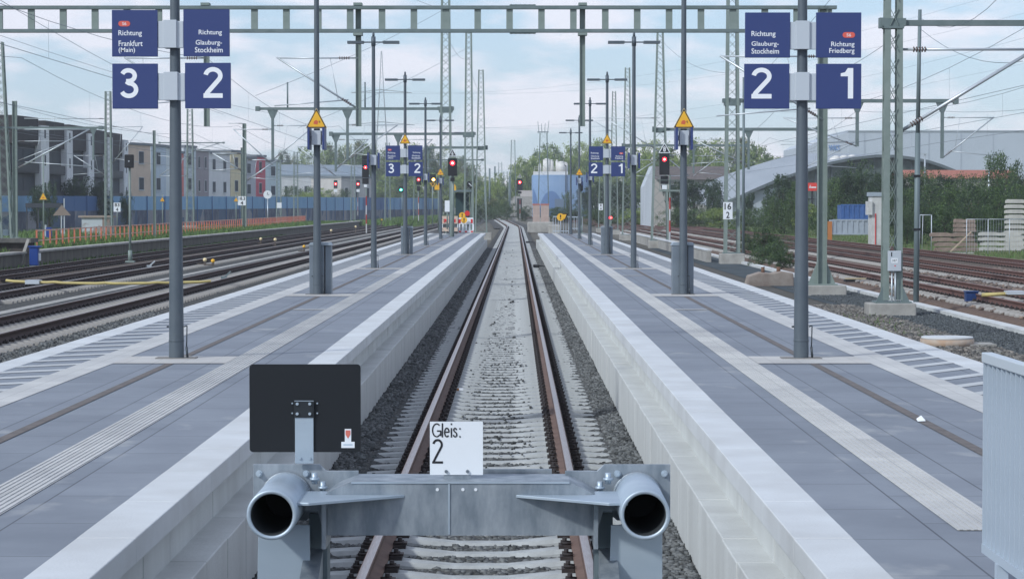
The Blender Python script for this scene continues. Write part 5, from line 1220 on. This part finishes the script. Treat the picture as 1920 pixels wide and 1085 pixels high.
# tank building
Y = 600; t = thing('tank_building', 'blue concrete tank building painted with darker arches, white machinery on top', 'tank building', (GX(998, Y), Y, -.3)); W_ = GX(1106, Y)-t.location.x; H_ = GZ(328, Y)+.3
tb_ = mat('tank_blue', (.20,.31,.50), .7, col2=(.24,.35,.53), scale=.3); td = mat('tank_dark_blue', (.10,.18,.36), .7)
mb = MB(); n = 24
pl = []
for i in range(n+1):
    u = math.pi*i/n; pl.append((W_/2-math.cos(u)*W_/2, 3.0-math.sin(u)*3.0))
for i in range(n):
    a, b = pl[i], pl[i+1]; mb.quad([(a[0],a[1],0),(b[0],b[1],0),(b[0],b[1],H_),(a[0],a[1],H_)])
mb.v += [(a, b, H_) for a, b in pl]+[(W_, 25, H_), (0, 25, H_)]; k0 = len(mb.v)-n-3; mb.f.append(tuple(range(k0, k0+n+3))); mb.m.append(0)
mb.quad([(0,3,0),(0,3,H_),(0,25,H_),(0,25,0)]); mb.quad([(W_,3,0),(W_,25,0),(W_,25,H_),(W_,3,H_)]); mb.build('wall', tb_, t)
def mural(cxm, r, h0):
    mb = MB(); prev = None
    for i in range(25):
        a = math.pi*i/24; x_ = cxm-r*math.cos(a); z_ = h0*math.sin(a)
        u = max(-1, min(1, (W_/2-x_)/(W_/2))); y_ = 3.0-math.sqrt(max(0, 1-u*u))*3.0-.06
        if 0 <= x_ <= W_:
            if prev: mb.quad([(prev[0],prev[1],.05),(x_,y_,.05),(x_,y_,z_+.06),(prev[0],prev[1],prev[2]+.06)])
            prev = (x_, y_, z_)
    mb.build('painted_arch', td, t)
mural(W_*.33, 3.1, H_*.62); mural(-.3, 1.9, H_*.7)
wt = mat('tank_white', (.62,.61,.58), .6)
MB().box(.3, W_*.62, 2.6, 14, H_+.002, H_+.9).build('parapet', wt, t)
for i, (px, r, h) in enumerate(((1025, 1.0, 2.9), (1034, .5, 2.6), (1052, 1.1, 2.2), (1060, .6, 2.0), (1012, .35, 1.8), (1044, .35, 2.6))):
    X = GX(px, Y+8)-t.location.x; mb = MB(); mb.tube((X,6,H_+.9), (X,6,H_+.9+h), r, r, 16); mb.tube((X,6,H_+.9+h), (X,6,H_+1.3+h), r, r*.4, 16); mb.build('silo', wt, t)
mb = MB()
for u in np.linspace(.5, W_*.6, 9): mb.bar((u,3,H_+.9), (u,3,H_+2.0), .06)
mb.bar((.5,3,H_+2.0), (W_*.6,3,H_+2.0), .07); mb.bar((.5,3,H_+1.5), (W_*.6,3,H_+1.5), .05); mb.build('guard_rail', wt, t)
mb = MB(); u = GX(1061,Y)-t.location.x; mb.tube((u,-.3,H_-4.5), (u,-.3,H_+2.2), .12, .12, 8); mb.tube((u,-.3,H_+2.2), (u-.3,2,H_+2.5), .12, .12, 8); mb.build('pipe', ink, t)
t = thing('concrete_wall', 'light grey concrete wall and bunker left of the blue tank building', 'wall', (GX(945, 590), 590, -.3)); MB().box(0, GX(998,590)-t.location.x, 0, 4, 0, GZ(368,590)+.3).build('wall', conc_old, t); MB().box(3.2, 4.4, -.05, -.001, 0, GZ(372,590)+.3).build('door', ink, t); MB().box(GX(975,590)-t.location.x, GX(998,590)-t.location.x, 1, 4.5, GZ(368,590)+.302, GZ(357,590)+.3).build('upper_wall', mat('bunker_pale', (.45,.42,.40), .9), t)
for i, (a, b) in enumerate(((999, 1012), (1014, 1029))):
    t = thing('brick_pier', ('left' if i == 0 else 'right')+' pink brick pier at the foot of the far antenna mast', 'pier', (GX(a, 405), 405, -.3), 'pink piers below the antenna mast'); w_ = GX(b,405)-t.location.x; MB().box(0, w_, 0, 1.2, 0, GZ(385,405)+.3).build('pier', mat('pink_brick', (.40,.30,.26), .9, col2=(.48,.38,.33), scale=2), t); MB().box(-.05, w_+.05, -.05, 1.25, GZ(385,405)+.302, GZ(382,405)+.3).build('cap', mat('cap_red', (.42,.16,.12), .8), t)
t = thing('info_board', 'grey rectangular panel on posts before the blue tank building', 'board', (GX(1040, 450), 450, -.3)); w_ = GX(1057,450)-t.location.x; MB().box(0, w_, 0, .1, GZ(391,450)+.3, GZ(373,450)+.3).build('panel', mat('panel_slate', (.14,.19,.26), .6), t); mb = MB(); mb.box(.1,.2,.11,.2,0,2.5); mb.box(w_-.2,w_-.1,.11,.2,0,2.5); mb.build('posts', green_d, t)
# right buildings
t = thing('gabled_house', 'house with broad dark roof between the trees on the right', 'house', (GX(1225, 430), 430, -.3)); W_ = GX(1365,430)-t.location.x; e = GZ(336,430)+.3; rg = GZ(311,430)+.3
MB().box(0, W_, 0, 12, 0, e).build('wall', mat('wall_cream', (.38,.37,.34), .85), t)
mb = MB(); mb.quad([(-.5,-.8,e-.1),(W_+.5,-.8,e-.1),(W_+.5,6,rg),(-.5,6,rg)]); mb.quad([(-.5,6,rg),(W_+.5,6,rg),(W_+.5,12.8,e-.1),(-.5,12.8,e-.1)]); mb.quad([(0,0,e),(0,6,rg-.1),(0,12,e)]); mb.quad([(W_,0,e),(W_,12,e),(W_,6,rg-.1)]); mb.build('roof', mat('roof_brown', (.095,.08,.075), .9, col2=(.13,.11,.10), scale=1), t)
for u in np.linspace(.8, W_-2, 6):
    f_ = MB().box(u, u+1.3, -.05, -.001, e-2.3, e-.9).build('window', frame_w, t); MB().box(u+.08, u+1.22, -.06, -.052, e-2.2, e-1.0).build('pane', win, f_)
Y = 300; t = thing('white_silo_wall', 'tall white slanting gable wall left of the red signal 8', 'building', (GX(1207, Y), Y, -.3)); u1 = GX(1223, Y)-t.location.x
mb = MB(); mb.prism([(0,0),(u1,0),(u1,GZ(311,Y)+.3),(0,GZ(350,Y)+.3)], 0, 8); mb.build('wall', mat('pale_cladding', (.50,.54,.58), .7, col2=(.44,.48,.52), scale=1, stretch=(6,1,.1)), t)
mb = MB(); mb.prism([(u1+.002,0),(u1+2.4,0),(u1+1.0,GZ(345,Y)+.3),(u1+.002,GZ(330,Y)+.3)], .2, 8); mb.build('side_wall', mat('side_pale', (.36,.34,.31), .8), t)
# arched hall
Ya = 380; t = thing('arched_hall', 'wide hall with a pale curved roof and dark glazed front on the right', 'hall', (GX(1340, Ya), Ya, -.3))
ox = t.location.x
prof_a = [(1335,386),(1352,380),(1380,370),(1410,356),(1440,343),(1470,331),(1500,321),(1530,312),(1560,303),(1600,295),(1640,290.5),(1680,291),(1710,295),(1740,301),(1765,309),(1790,319),(1830,338),(1880,364)]
arc_ = [(GX(a, Ya)-ox, GZ(b, Ya)+.3) for a, b in prof_a]
sh = Vector((-5.5, 34, 1.0)); mb = MB()
for (a, b) in zip(arc_, arc_[1:]):
    for q0, q1 in ((0, 1),):
        mb.quad([(a[0],0,a[1]),(b[0],0,b[1]),(b[0]+sh.x,sh.y,b[1]+sh.z),(a[0]+sh.x,sh.y,a[1]+sh.z)])
rf = mb.build('roof', mat('arch_roof', (.31,.34,.37), .6, col2=(.27,.30,.33), scale=.4, stretch=(1,.2,1)), t)
mb = MB()
for (a, b) in zip(arc_, arc_[1:]): mb.bar((a[0],-.1,a[1]-.2), (b[0],-.1,b[1]-.2), .45, .5, Vector((0,1,0)))
mb.build('roof_rim', mat('rim_dark', (.10,.12,.13), .6), t)
gf = mat('hall_glazing', (.035,.055,.05), .45, col2=(.09,.12,.10), scale=.7, spec=.6); mb = MB()
for (a, b) in zip(arc_[3:-1], arc_[4:]): mb.quad([(a[0],1.2,0),(b[0],1.2,0),(b[0],1.2,b[1]-.3),(a[0],1.2,a[1]-.3)])
mb.build('glazed_front', gf, t)
mb = MB()
for (a, b) in zip(arc_[0:3], arc_[1:4]): mb.quad([(a[0],.9,0),(b[0],.9,0),(b[0],.9,b[1]-.3),(a[0],.9,a[1]-.3)])
a = arc_[3]; b = arc_[5]; mb.quad([(a[0],.9,0),(b[0],.9,0),(b[0]-.5,.9,b[1]-1.6),(a[0],.9,a[1]-.35)]); mb.build('side_wall', mat('hall_side', (.36,.40,.44), .8), t)
for i in range(4, 16, 1): mb = MB(); mb.box(arc_[i][0]-.1, arc_[i][0]+.1, .9, 1.15, 0, arc_[i][1]-.5); mb.build('mullion', MATS['rim_dark'], t)
for z_ in (4.2, 6.2): mb = MB(); mb.box(arc_[5][0], arc_[14][0], .95, 1.1, z_-.1, z_+.1); mb.build('transom', MATS['rim_dark'], t)
for i, px in enumerate((1565, 1580, 1595, 1612)): 
    X = GX(px, Ya+6)-ox; mb = MB(); z_ = GZ(297,Ya)+.1-.35*abs(i-2)*.2; mb.tube((X,5,z_), (X,5,z_+.5), 1.15, .95, 16); mb.tube((X,5,z_+.5), (X,5,z_+.85), .95, .3, 16); mb.build('roof_dome', wt, t)
Y = 560; t = thing('cold_store', 'huge windowless blue grey warehouse filling the right horizon', 'warehouse', (GX(1522, Y), Y, -.3)); W_ = GX(2100,Y)-t.location.x; H_ = GZ(247.5,Y)+.3
cl = mat('cladding_grey', (.40,.445,.50), .7, col2=(.43,.475,.53), scale=.15, detail=2); MB().box(8.5, W_, 0, 60, 0, H_).build('wall', cl, t)
mb = MB(); mb.prism([(0,0),(8.498,0),(8.498,H_),(1.5,H_-2.2),(0,H_-3)], .5, 60); mb.build('side_bay', mat('cladding_pale', (.45,.49,.54), .7), t)
mb = MB(); mb.box(8.3, W_, -.2, 60.2, H_+.002, H_+.35); mb.build('parapet', mat('parapet_grey', (.36,.40,.44), .7), t)
for i in range(8): u = 12+i*7.5; MB().box(u, u+.25, -.08, -.002, 0, H_-.1).build('wall_seam', mat('seam', (.36,.40,.455), .7), t)
k1 = GX(1553,Y)-t.location.x; k2 = GX(1574,Y)-t.location.x; text('WKS', (k1, GZ(283,Y)+.3, k2, GZ(272,Y)+.3), .3 if k2 < 8.4 else -.1, mat('letter_blue', (.16,.27,.50), .6), t, bold=.03)
Y = 330; t = thing('red_roof_building', 'low building with orange red tiled roof behind the bushes', 'building', (GX(1690, Y), Y, -.3)); W_ = GX(1905,Y)-t.location.x; e = GZ(335,Y)+.3; rg = GZ(318,Y)+.3
MB().box(0, W_, 0, 9, 0, e).build('wall', MATS['wall_cream'], t); mb = MB(); mb.quad([(-.3,-.5,e),(W_+.3,-.5,e),(W_+.3,4.5,rg),(-.3,4.5,rg)]); mb.quad([(-.3,4.5,rg),(W_+.3,4.5,rg),(W_+.3,9.5,e),(-.3,9.5,e)]); mb.build('roof', mat('roof_red', (.36,.14,.09), .85, col2=(.30,.11,.08), scale=2), t)
Y = 290; t = thing('red_sign', 'small red advertising panel with white marks between bushes and the right post', 'sign', (GX(1514, Y), Y, -.3)); w_ = GX(1531.5,Y)-t.location.x; z0, z1 = GZ(358,Y)+.3, GZ(343,Y)+.3
pn = MB().box(0, w_, 0, .15, z0, z1).build('panel', mat('ad_red', (.62,.05,.035), .5), t); mb = MB(); mb.prism([(.15,z0+.35),(.35,z0+.35),(.3,z1-.2)], -.02, -.005); mb.box(.4, w_-.12, -.02, -.005, z0+.35, z0+.5); mb.build('marks', white_m, pn); MB().box(w_*.4, w_*.6, .16, .3, 0, z0+.2).build('post', ink, t)
MB().box(.05, .25, -.05, .0, z1, z1+.5)
# containers, cabin, fences right
def container(label, x0, x1, y0, y1, Y, m, d=2.4):
    t = thing('container', label, 'container', (GX(x0,Y), Y, GZ(y1,Y))); W_ = GX(x1,Y)-GX(x0,Y); H_ = (y1-y0)*Y/F
    MB().box(0.05, W_-.05, .05, d, .05, H_-.05).build('body', m, t)
    n = int(W_/.35); mb = MB()
    for i in range(n): mb.box(.1+i*W_/n, .1+i*W_/n+.16, 0, .049, .12, H_-.12)
    mb.build('corrugation', m, t)
    mb = MB(); mb.box(0, W_, -.01, .06, H_-.12, H_); mb.box(0, W_, -.01, .06, 0, .12); mb.build('frame', m, t); return t
container('blue steel container behind the grey one on the right', 1576, 1632, 383, 412, 190, mat('container_blue', (.04,.10,.28), .6, col2=(.06,.13,.33), scale=2))
container('pale blue grey container on the grass beside the right tracks', 1561, 1634, 411, 440, 170, mat('container_grey', (.30,.35,.40), .6, col2=(.35,.40,.45), scale=2))
Y = 168; t = thing('site_cabin', 'tall narrow white cabin with grey cap left of the large lattice mast', 'cabin', (GX(1627,Y), Y, -.3)); w_ = GX(1657,Y)-t.location.x; h_ = GZ(368,Y)+.3
MB().box(.25, w_, 0, 1.6, 0, h_).build('body', mat('cabin_white', (.55,.56,.55), .7, col2=(.45,.45,.43), scale=2), t); MB().box(0, .28, -.2, 1.2, h_-1.3, h_-.35).build('hood', MATS['cabin_white'], t); MB().box(.15, w_+.1, -.1, 1.7, h_+.002, h_+.28).build('roof', mat('cabin_cap', (.30,.35,.40), .6), t); MB().box(.5, .56, -.06, -.002, 0, h_-1.2).build('pipe', red_m, t)
t = thing('orange_marker', 'small orange marker at the left corner of the pale container', 'marker', (GX(1552,170), 170, -.3)); MB().box(0, .3, 0, .2, 0, GZ(415,170)+.3).build('panel', mat('orange', (.50,.20,.06), .7), t)
t = thing('wire_fence', 'grey metal site fence in front of the stacked sleepers', 'fence', (GX(1812, 140), 140, -.3))
for i in range(5):
    X = i*1.25; MB().tube((X,0,0), (X,0,GZ(411,140)+.3), .025, .025, 6).build('post', bracket_m, t)
    if i < 4: MB().tube((X,0,GZ(411,140)+.3), (X+1.25,0,GZ(411,140)+.3), .02, .02, 6).build('rail', bracket_m, t); 
    if i < 4:
        mb = MB()
        for q in range(8): mb.tube((X+q*.156,0,.1), (X+q*.156,0,GZ(411,140)+.3), .005, .005, 4, False)
        for q in range(5): mb.tube((X,0,.3+q*.25), (X+1.25,0,.3+q*.25), .005, .005, 4, False)
        mb.build('mesh_panel', bracket_m, t)
t = thing('wire_fence', 'grey open gate frame right of the large lattice mast', 'gate', (GX(1724, 150), 150, -.3)); mb = MB(); w_ = GX(1746,150)-t.location.x; h_ = GZ(403,150)+.3
mb.tube((0,0,0), (0,0,h_), .03, .03, 6); mb.tube((w_,0,0), (w_,0,h_), .03, .03, 6); mb.tube((0,0,h_), (w_,0,h_), .03, .03, 6); mb.tube((.15,0,0), (.2,0,h_), .02, .02, 6); mb.build('frame', bracket_m, t)
for i, (px, yt, yb, Y, lab) in enumerate(((1733, 290, 378, 240, 'pale street lamp rising from the bushes on the right'), (1853, 300, 350, 260, 'pale street lamp beside the dark tree at the far right'))):
    t = thing('street_lamp', lab, 'street lamp', (GX(px,Y), Y, -.3), 'street lamps on the right'); z = GZ(yt,Y)+.3; MB().tube((0,0,0), (0,0,z), .11, .08, 8).build('pole', arm_m, t); MB().box(-.7 if i == 0 else -.3, .3, -.12, .12, z, z+.14).build('lamp_head', arm_m, t)
# sleeper stacks: every sleeper its own thing
cs = mat('stack_concrete', (.52,.51,.47), .9, col2=(.40,.39,.36), scale=2, detail=7); wd = mat('stack_wood', (.20,.15,.125), .95, col2=(.28,.22,.18), scale=3, detail=7)
def stack(px0, Y, n_, rows, m, label, group, w_=2.6, h=.2, d=.26, gap=.09, z0=-.3, ztop=None, jit=.05):
    o0 = None; X0 = GX(px0, Y)
    for r in range(n_):
        for c in range(rows):
            if o0 is None:
                mb = MB(); mb.prism([(0,0),(w_,0),(w_,h*.7),(w_*.93,h),(w_*.62,h),(w_*.55,h*.8),(w_*.45,h*.8),(w_*.38,h),(w_*.07,h),(0,h*.7)], 0, d); o = o0 = mb.build('stacked_sleeper', m)
            else: o = o0.copy(); COL.objects.link(o)
            o.location = (X0+random.uniform(-jit, jit), Y+c*(d+.04), z0+r*(h+gap)); o.rotation_euler = (0, 0, random.uniform(-.02,.02))
            pos = 'lowest' if r == 0 else ('topmost' if r == n_-1 else ORD[r]+' from the bottom'); dp = 'front' if c == 0 else ORD[c]+' row'
            tag(o, f'{label}, {pos}, {dp}', 'railway sleeper', group)
stack(1886, 155, 10, 2, cs, 'pale concrete sleeper, tall right edge stack', 'sleepers in the tall stack', h=.24, gap=.09)
stack(1838, 150, 4, 2, cs, 'grey concrete sleeper, low stack beside tall one', 'sleepers in the low concrete stack', h=.22, gap=.09, jit=.15)
stack(1752, 148, 4, 2, wd, 'brown wooden sleeper, low timber pile', 'sleepers in the timber pile', h=.24, gap=.06, jit=.25)
stack(1790, 152, 3, 2, wd, 'weathered wooden sleeper, raised timber pile', 'sleepers in the raised timber pile', w_=1.3, h=.25, gap=.03, jit=.06, z0=.85)
t = thing('plank', 'pale plank leaning on the timber pile', 'plank', (GX(1782,146), 146, -.3)); mb = MB(); mb.bar((0,0,0), (1.3,.3,1.2), .1, .06); mb.build('board', mat('wood_light', (.42,.33,.24), .8), t)
t = thing('plank', 'flat grey slab lying in the grass before the timber pile', 'slab', (GX(1765,140), 140, -.3)); MB().box(0, 1.9, 0, .5, 0, .08).build('board', conc_old, t)

# ------------------------------------------------------------------ vegetation
def crown_mesh(name, n_cl, n_leaf, rx, ry, rz, zc, leaf, mats, seed, lobes=7, flat=0):
    g = np.random.default_rng(seed)
    # lobes: big irregular masses, clumps on their surface, leaves around each clump
    lc = g.normal(0, 1, (lobes, 3)); lc /= np.linalg.norm(lc, axis=1)[:, None]; lc *= g.uniform(.25, .62, (lobes, 1)); lr = g.uniform(.38, .6, lobes)
    li = g.integers(0, lobes, n_cl); d = g.normal(0, 1, (n_cl, 3)); d /= np.linalg.norm(d, axis=1)[:, None]
    cc = lc[li]+d*(lr[li]*g.uniform(.6, 1.05, n_cl))[:, None]
    ci = g.integers(0, n_cl, n_leaf); P = cc[ci]+g.normal(0, .07, (n_leaf, 3))
    P = P*np.array([rx, ry, rz]); P[:, 2] += zc; P = P[P[:, 2] > .05*rz*0+.1]; n = len(P); ci = ci[:n]
    u = g.normal(0, 1, (n, 3)); u /= np.linalg.norm(u, axis=1)[:, None]; v = np.cross(u, g.normal(0, 1, (n, 3))); v /= np.linalg.norm(v, axis=1)[:, None]
    if True:
        q0, q1 = np.quantile(P, .01, axis=0), np.quantile(P, .985, axis=0); zlo = max(.0, zc-rz); 
        P = np.clip((P-q0)/(q1-q0), -.04+g.uniform(-.03,.03,P.shape), 1.03+g.uniform(-.05,.05,P.shape)); P[:, :2] -= .5; P[:, 2] = (.0 if flat else .16)+P[:, 2]*(1.0 if flat else .84)
    s = g.uniform(.6, 1.3, n)[:, None]*leaf
    V = np.stack([P-u*s-v*s*.2, P-v*s*.65, P+u*s+v*s*.2, P+v*s*.65], 1).reshape(-1, 3); Fq = np.arange(4*n).reshape(-1, 4)
    mi = (g.uniform(0, 1, n_cl)[ci]*len(mats)).astype(int)
    me_o = npmesh(name, V, Fq, mats, np.minimum(mi, len(mats)-1))
    return me_o
PROTO = {}
def plant(kind, label, X, Y, zb, H, Wd, group, name='tree', cat='tree', trunk=.28):
    """kind picks a crown prototype; scaled to height H and width Wd"""
    if kind not in PROTO:
        mats = {'hill': [leaf_m_, leaf_l, leaf_l, leaf_m_], 'hill2': [leaf_l, leaf_l, leaf_m_], 'dark': [leaf_k, leaf_k, leaf_d], 'olive': [leaf_y, leaf_m_, leaf_d], 'bush': [leaf_m_, leaf_d, leaf_d], 'buddleia': [leaf_b, leaf_b, leaf_m_], 'darkbush': [leaf_k, leaf_d, leaf_m_, leaf_k]}[kind.split('_')[0]]
        k0 = sum(map(ord, kind)); bushy = 'bush' in kind or 'budd' in kind
        o = crown_mesh('crown', 130, 10000 if not bushy else 9000, .5, .5, .5 if bushy else .40, .42 if bushy else .6, .016 if bushy else .017, mats, k0, lobes=9, flat=bushy)
        PROTO[kind] = o.data; bpy.data.objects.remove(o)
    t = thing(name, label, cat, (X, Y, zb), group)
    c = bpy.data.objects.new('crown', PROTO[kind]); COL.objects.link(c); c.parent = t; c.scale = (Wd, Wd, H); c.rotation_euler = (0, 0, random.uniform(0, 6))
    mb = MB(); r = H*.022
    mb.tube((0,0,0), (r,0,H*.35), r*1.3, r, 8); mb.tube((r,0,H*.35), (-r*2,r,H*.7), r, r*.4, 7)
    for q in range(4):
        a = q*1.6+random.random(); mb.tube((r,0,H*(.3+.06*q)), (math.cos(a)*Wd*.25, math.sin(a)*Wd*.25, H*(.55+.07*q)), r*.6, r*.2, 6)
    mb.build('trunk' if name == 'tree' else 'stems', bark_m, t); return t
def trees(spec, kinds, base, group, name='tree', cat='tree'):
    for i, (px, ytop, wpx, Y, zb) in enumerate(spec):
        H = GZ(ytop, Y)-zb; plant(kinds[i % len(kinds)], f'{ORD[i]} {base}' if i < 20 else base, GX(px, Y), Y, zb, H*1.02, wpx*Y/F*1.12, group, name, cat)
trees([(968,316,40,640,0),(985,300,55,680,0),(1010,290,60,700,0),(1040,278,60,760,0),(1068,285,50,740,0),(1095,275,70,760,0),(1125,270,60,740,0),(1150,282,60,700,0),(940,330,40,560,0),(925,342,40,540,0),(1080,300,50,640,0),(1030,300,60,640,0)], ['hill_a','hill2_a','hill_b','hill2_b'], 'tree from the left in the green wood around the blue tank building', 'trees around the tank building')
trees([(1190,285,60,560,0),(1222,272,60,540,0),(1255,285,60,520,0),(1290,268,70,560,0),(1325,275,70,540,0),(1360,270,70,560,0),(1395,268,60,560,0),(1425,282,60,540,0),(1210,300,60,480,0),(1270,300,50,480,0),(1455,303,50,600,0)], ['hill_a','hill2_a','olive_a','hill_b'], 'tree from the left in the wood behind the right masts', 'trees behind the right masts')
trees([(540,290,40,800,0),(575,285,50,820,0),(610,276,50,800,0),(640,280,45,820,0),(668,272,60,800,0),(700,280,50,780,0),(735,285,60,760,0),(770,278,50,760,0),(805,280,50,740,0),(840,282,50,740,0),(870,300,50,700,0),(620,290,50,760,0),(690,292,50,740,0),(750,300,60,700,0)], ['olive_a','hill_a','olive_b','hill_b'], 'tree from the left behind the white hall', 'trees behind the white hall')
trees([(720,335,60,680,0),(760,330,60,660,0),(800,330,60,640,0),(835,325,60,640,0),(868,330,50,620,0),(890,335,45,600,0),(908,335,45,600,0),(925,345,40,600,0),(895,360,50,520,0),(920,372,40,500,0)], ['hill_a','olive_a','hill2_a','hill_b'], 'tree from the left in the low wood behind the left masts', 'low trees behind the left masts')
trees([(1268,345,30,330,0),(1300,342,44,330,0),(1340,340,40,325,0),(1230,352,30,330,0),(1165,345,50,420,0),(1140,345,50,430,0),(1110,355,50,450,0)], ['dark_a','dark_b'], 'dark bushy tree from the left behind the red signal 8', 'dark trees on the right')
trees([(1465,333,50,260,0),(1490,345,40,240,0),(1615,308,60,262,0),(1585,325,50,250,0),(1560,340,50,240,0),(1645,330,50,250,0),(1875,295,70,230,0),(1905,310,60,235,0),(1690,325,60,240,0),(1730,322,60,240,0),(1770,335,60,235,0),(1810,332,60,235,0),(1845,335,60,230,0),(1405,365,22,300,0),(1450,372,40,240,0)], ['dark_a','bush_a','darkbush_a','dark_b','bush_b'], 'dark green tree in front of the arched hall and warehouse', 'trees before the hall')
trees([(1665,365,60,200,-.3),(1705,358,60,200,-.3),(1745,352,70,200,-.3),(1785,350,70,200,-.3),(1825,352,70,195,-.3),(1860,355,60,195,-.3),(1895,350,60,195,-.3),(1920,352,60,200,-.3),(1725,385,60,180,-.3),(1770,385,70,180,-.3),(1815,385,60,180,-.3),(1850,390,50,180,-.3),(1700,395,40,178,-.3)], ['darkbush_a','bush_a','darkbush_b','bush_b'], 'bush behind the timber pile and sleeper stacks', 'bushes behind the sleeper stacks', 'bush', 'bush')
trees([(1430,392,50,250,-.3),(1470,388,60,245,-.3),(1510,385,60,240,-.3),(1545,392,50,230,-.3),(1395,395,50,260,-.3),(1350,392,60,280,-.3),(1310,393,60,290,-.3),(1270,393,60,290,-.3),(1200,392,60,320,-.3),(1160,393,60,330,-.3),(1120,394,60,340,-.3),(1230,394,50,310,-.3)], ['bush_a','bush_b','hill2_a'], 'low bush in the hedge behind the right tracks', 'hedge behind the right tracks', 'bush', 'bush')
trees([(1408,440,44,128,-.3),(1434,430,50,122,-.3),(1460,444,44,116,-.3),(1430,458,56,110,-.3),(1468,472,44,102,-.3)], ['buddleia_a','darkbush_a','buddleia_b'], 'bluish green shrub of the clump beside the mast with sign 16 over 2', 'shrubs beside the mast', 'shrub', 'shrub')
trees([(70,352,30,268,0),(92,346,34,262,0),(130,340,50,300,0),(160,338,50,305,0),(190,345,34,300,0),(238,362,24,300,0)], ['dark_a','darkbush_a'], 'dark tree between the dark houses and the blue wall', 'trees before the dark houses')
trees([(560,352,60,560,0),(600,356,50,560,0),(640,358,40,560,0),(580,362,60,540,0)], ['bush_a','hill2_a'], 'bush in the hedge before the white hall', 'hedge before the white hall', 'bush', 'bush')
trees([(950,380,40,480,-.3),(985,388,30,470,-.3),(925,392,40,490,-.3),(900,385,50,420,-.3),(1045,390,60,440,-.3),(1080,392,60,420,-.3),(1065,362,22,500,-.3)], ['bush_b','darkbush_a'], 'bush beside the far bend of the middle track', 'bushes near the bend', 'bush', 'bush')
t = thing('distant_house', 'distant pale block of flats above the left trees beside the centre masts', 'building', (GX(868,900), 900, -.3)); MB().box(0, 6, 0, 8, 0, GZ(322,900)+.3).build('wall', frame_w, t); MB().box(1, 5, 0.1, 7, GZ(322,900)+.302, GZ(315,900)+.3).build('roof', bracket_m, t)
# grass tufts: stuff
def tufts(label, n, fx, h, m=blade_m):
    X, Y, Z = fx(n); a = rng.uniform(0, 6.28, n); hh = rng.uniform(.4, 1.2, n)*h; w_ = hh*.16; lx = rng.normal(0, .3, n)*hh; ly = rng.normal(0, .3, n)*hh
    dx_ = np.cos(a)*w_; dy_ = np.sin(a)*w_
    V = np.stack([np.stack([X-dx_, Y-dy_, Z], 1), np.stack([X+dx_, Y+dy_, Z], 1), np.stack([X+lx, Y+ly, Z+hh], 1)], 1).reshape(-1, 3)
    o = npmesh('grass', V, np.arange(3*n).reshape(-1, 3), m); o['kind'] = 'stuff'; tag(o, label, 'grass'); return o
tufts('green grass growing on the old platform behind the red fence', 16000, lambda n: (rng.uniform(-28, -21.9, n), 100+rng.uniform(0, 1, n)**1.5*220, np.full(n, .39)), .30)
tufts('rough grass between the old platform and the blue wall', 14000, lambda n: (rng.uniform(-52, -28.5, n), rng.uniform(150, 330, n), np.full(n, -.35)), .5)
tufts('tall green grass strip before the two small red signals', 9000, lambda n: (rng.uniform(-24, -14, n), rng.uniform(330, 620, n), np.full(n, -.3)), .8)
tufts('grass on the verge beyond the right tracks', 24000, lambda n: ((lambda y_: 24.4+rng.uniform(0, 1, n)*(5+y_*.16))(np.linspace(100, 330, n)), np.linspace(100, 330, n), np.full(n, -.35)), .2)
tufts('sparse weeds on the gravel bank right of the right platform', 500, lambda n: (rng.uniform(7.5, 9.2, n), rng.uniform(50, 60, n), np.full(n, -.3)), .10)
tufts('weeds along the foot of the old platform', 2500, lambda n: (-21.15+rng.normal(0, .25, n), rng.uniform(96, 220, n), np.full(n, -.34)), .3)
# litter
t = thing('litter_scrap', 'crumpled white paper scrap in the groove of the right platform', 'litter', tuple(gz(1727, 789, .765)))
mb = MB(); pts = [(-.03,-.02,.0),(.03,-.03,.004),(.035,.02,.012),(-.01,.03,.028),(-.035,.01,.018),(0,0,.045)]
for a, b, c in ((0,1,5),(1,2,5),(2,3,5),(3,4,5),(4,0,5)): mb.quad([pts[a], pts[b], pts[c]])
mb.build('paper', white_m, t)
p = gz(866, 732, -.19); t = thing('litter_can', 'small crushed white and brown packet lying between the rails', 'litter', (p.x, p.y, -.19)); mb = MB(); mb.box(-.04, .02, -.03, .03, 0, .035); mb.cur = 1; mb.box(-.075, -.041, -.028, .028, 0, .032); mb.build('packet', [white_m, mat('packet_brown', (.35,.16,.06), .6)], t)
for i, (px, py) in enumerate(((1003, 497), (988, 453))):
    p = gz(px, py, -.1); t = thing('axle_counter', ('nearer' if i == 0 else 'farther')+' dark sensor with cable beside the right rail of the middle track', 'track sensor', (p.x+.1, p.y, -.19), 'sensors beside the middle rail'); MB().box(-.18, .1, -.25, .25, 0, .12).build('body', ink, t, bevel=.03)
    mb = MB(); mb.tube((.1,0,.06), (.35,.3,.03), .025, .025, 6); mb.tube((.35,.3,.03), (.7,.9,.06), .025, .025, 6); mb.build('cable', ink, t)
# ------------------------------------------------------------------ haze
HZ = True
if HZ:
    hb = MB().box(-330, 330, -45, 1080, -1.4, 60).build('haze', []); hb['kind'] = 'stuff'; tag(hb, 'thin summer haze in the air over the railway yard', 'haze')
    m = bpy.data.materials.new('haze'); m.use_nodes = True; tt = m.node_tree; tt.nodes.clear(); o_ = N('ShaderNodeOutputMaterial', tt); pv = N('ShaderNodeVolumePrincipled', tt)
    pv.inputs['Color'].default_value = (.88, .93, 1, 1); pv.inputs['Density'].default_value = .00026; tt.links.new(pv.outputs[0], o_.inputs['Volume']); hb.data.materials.append(m)
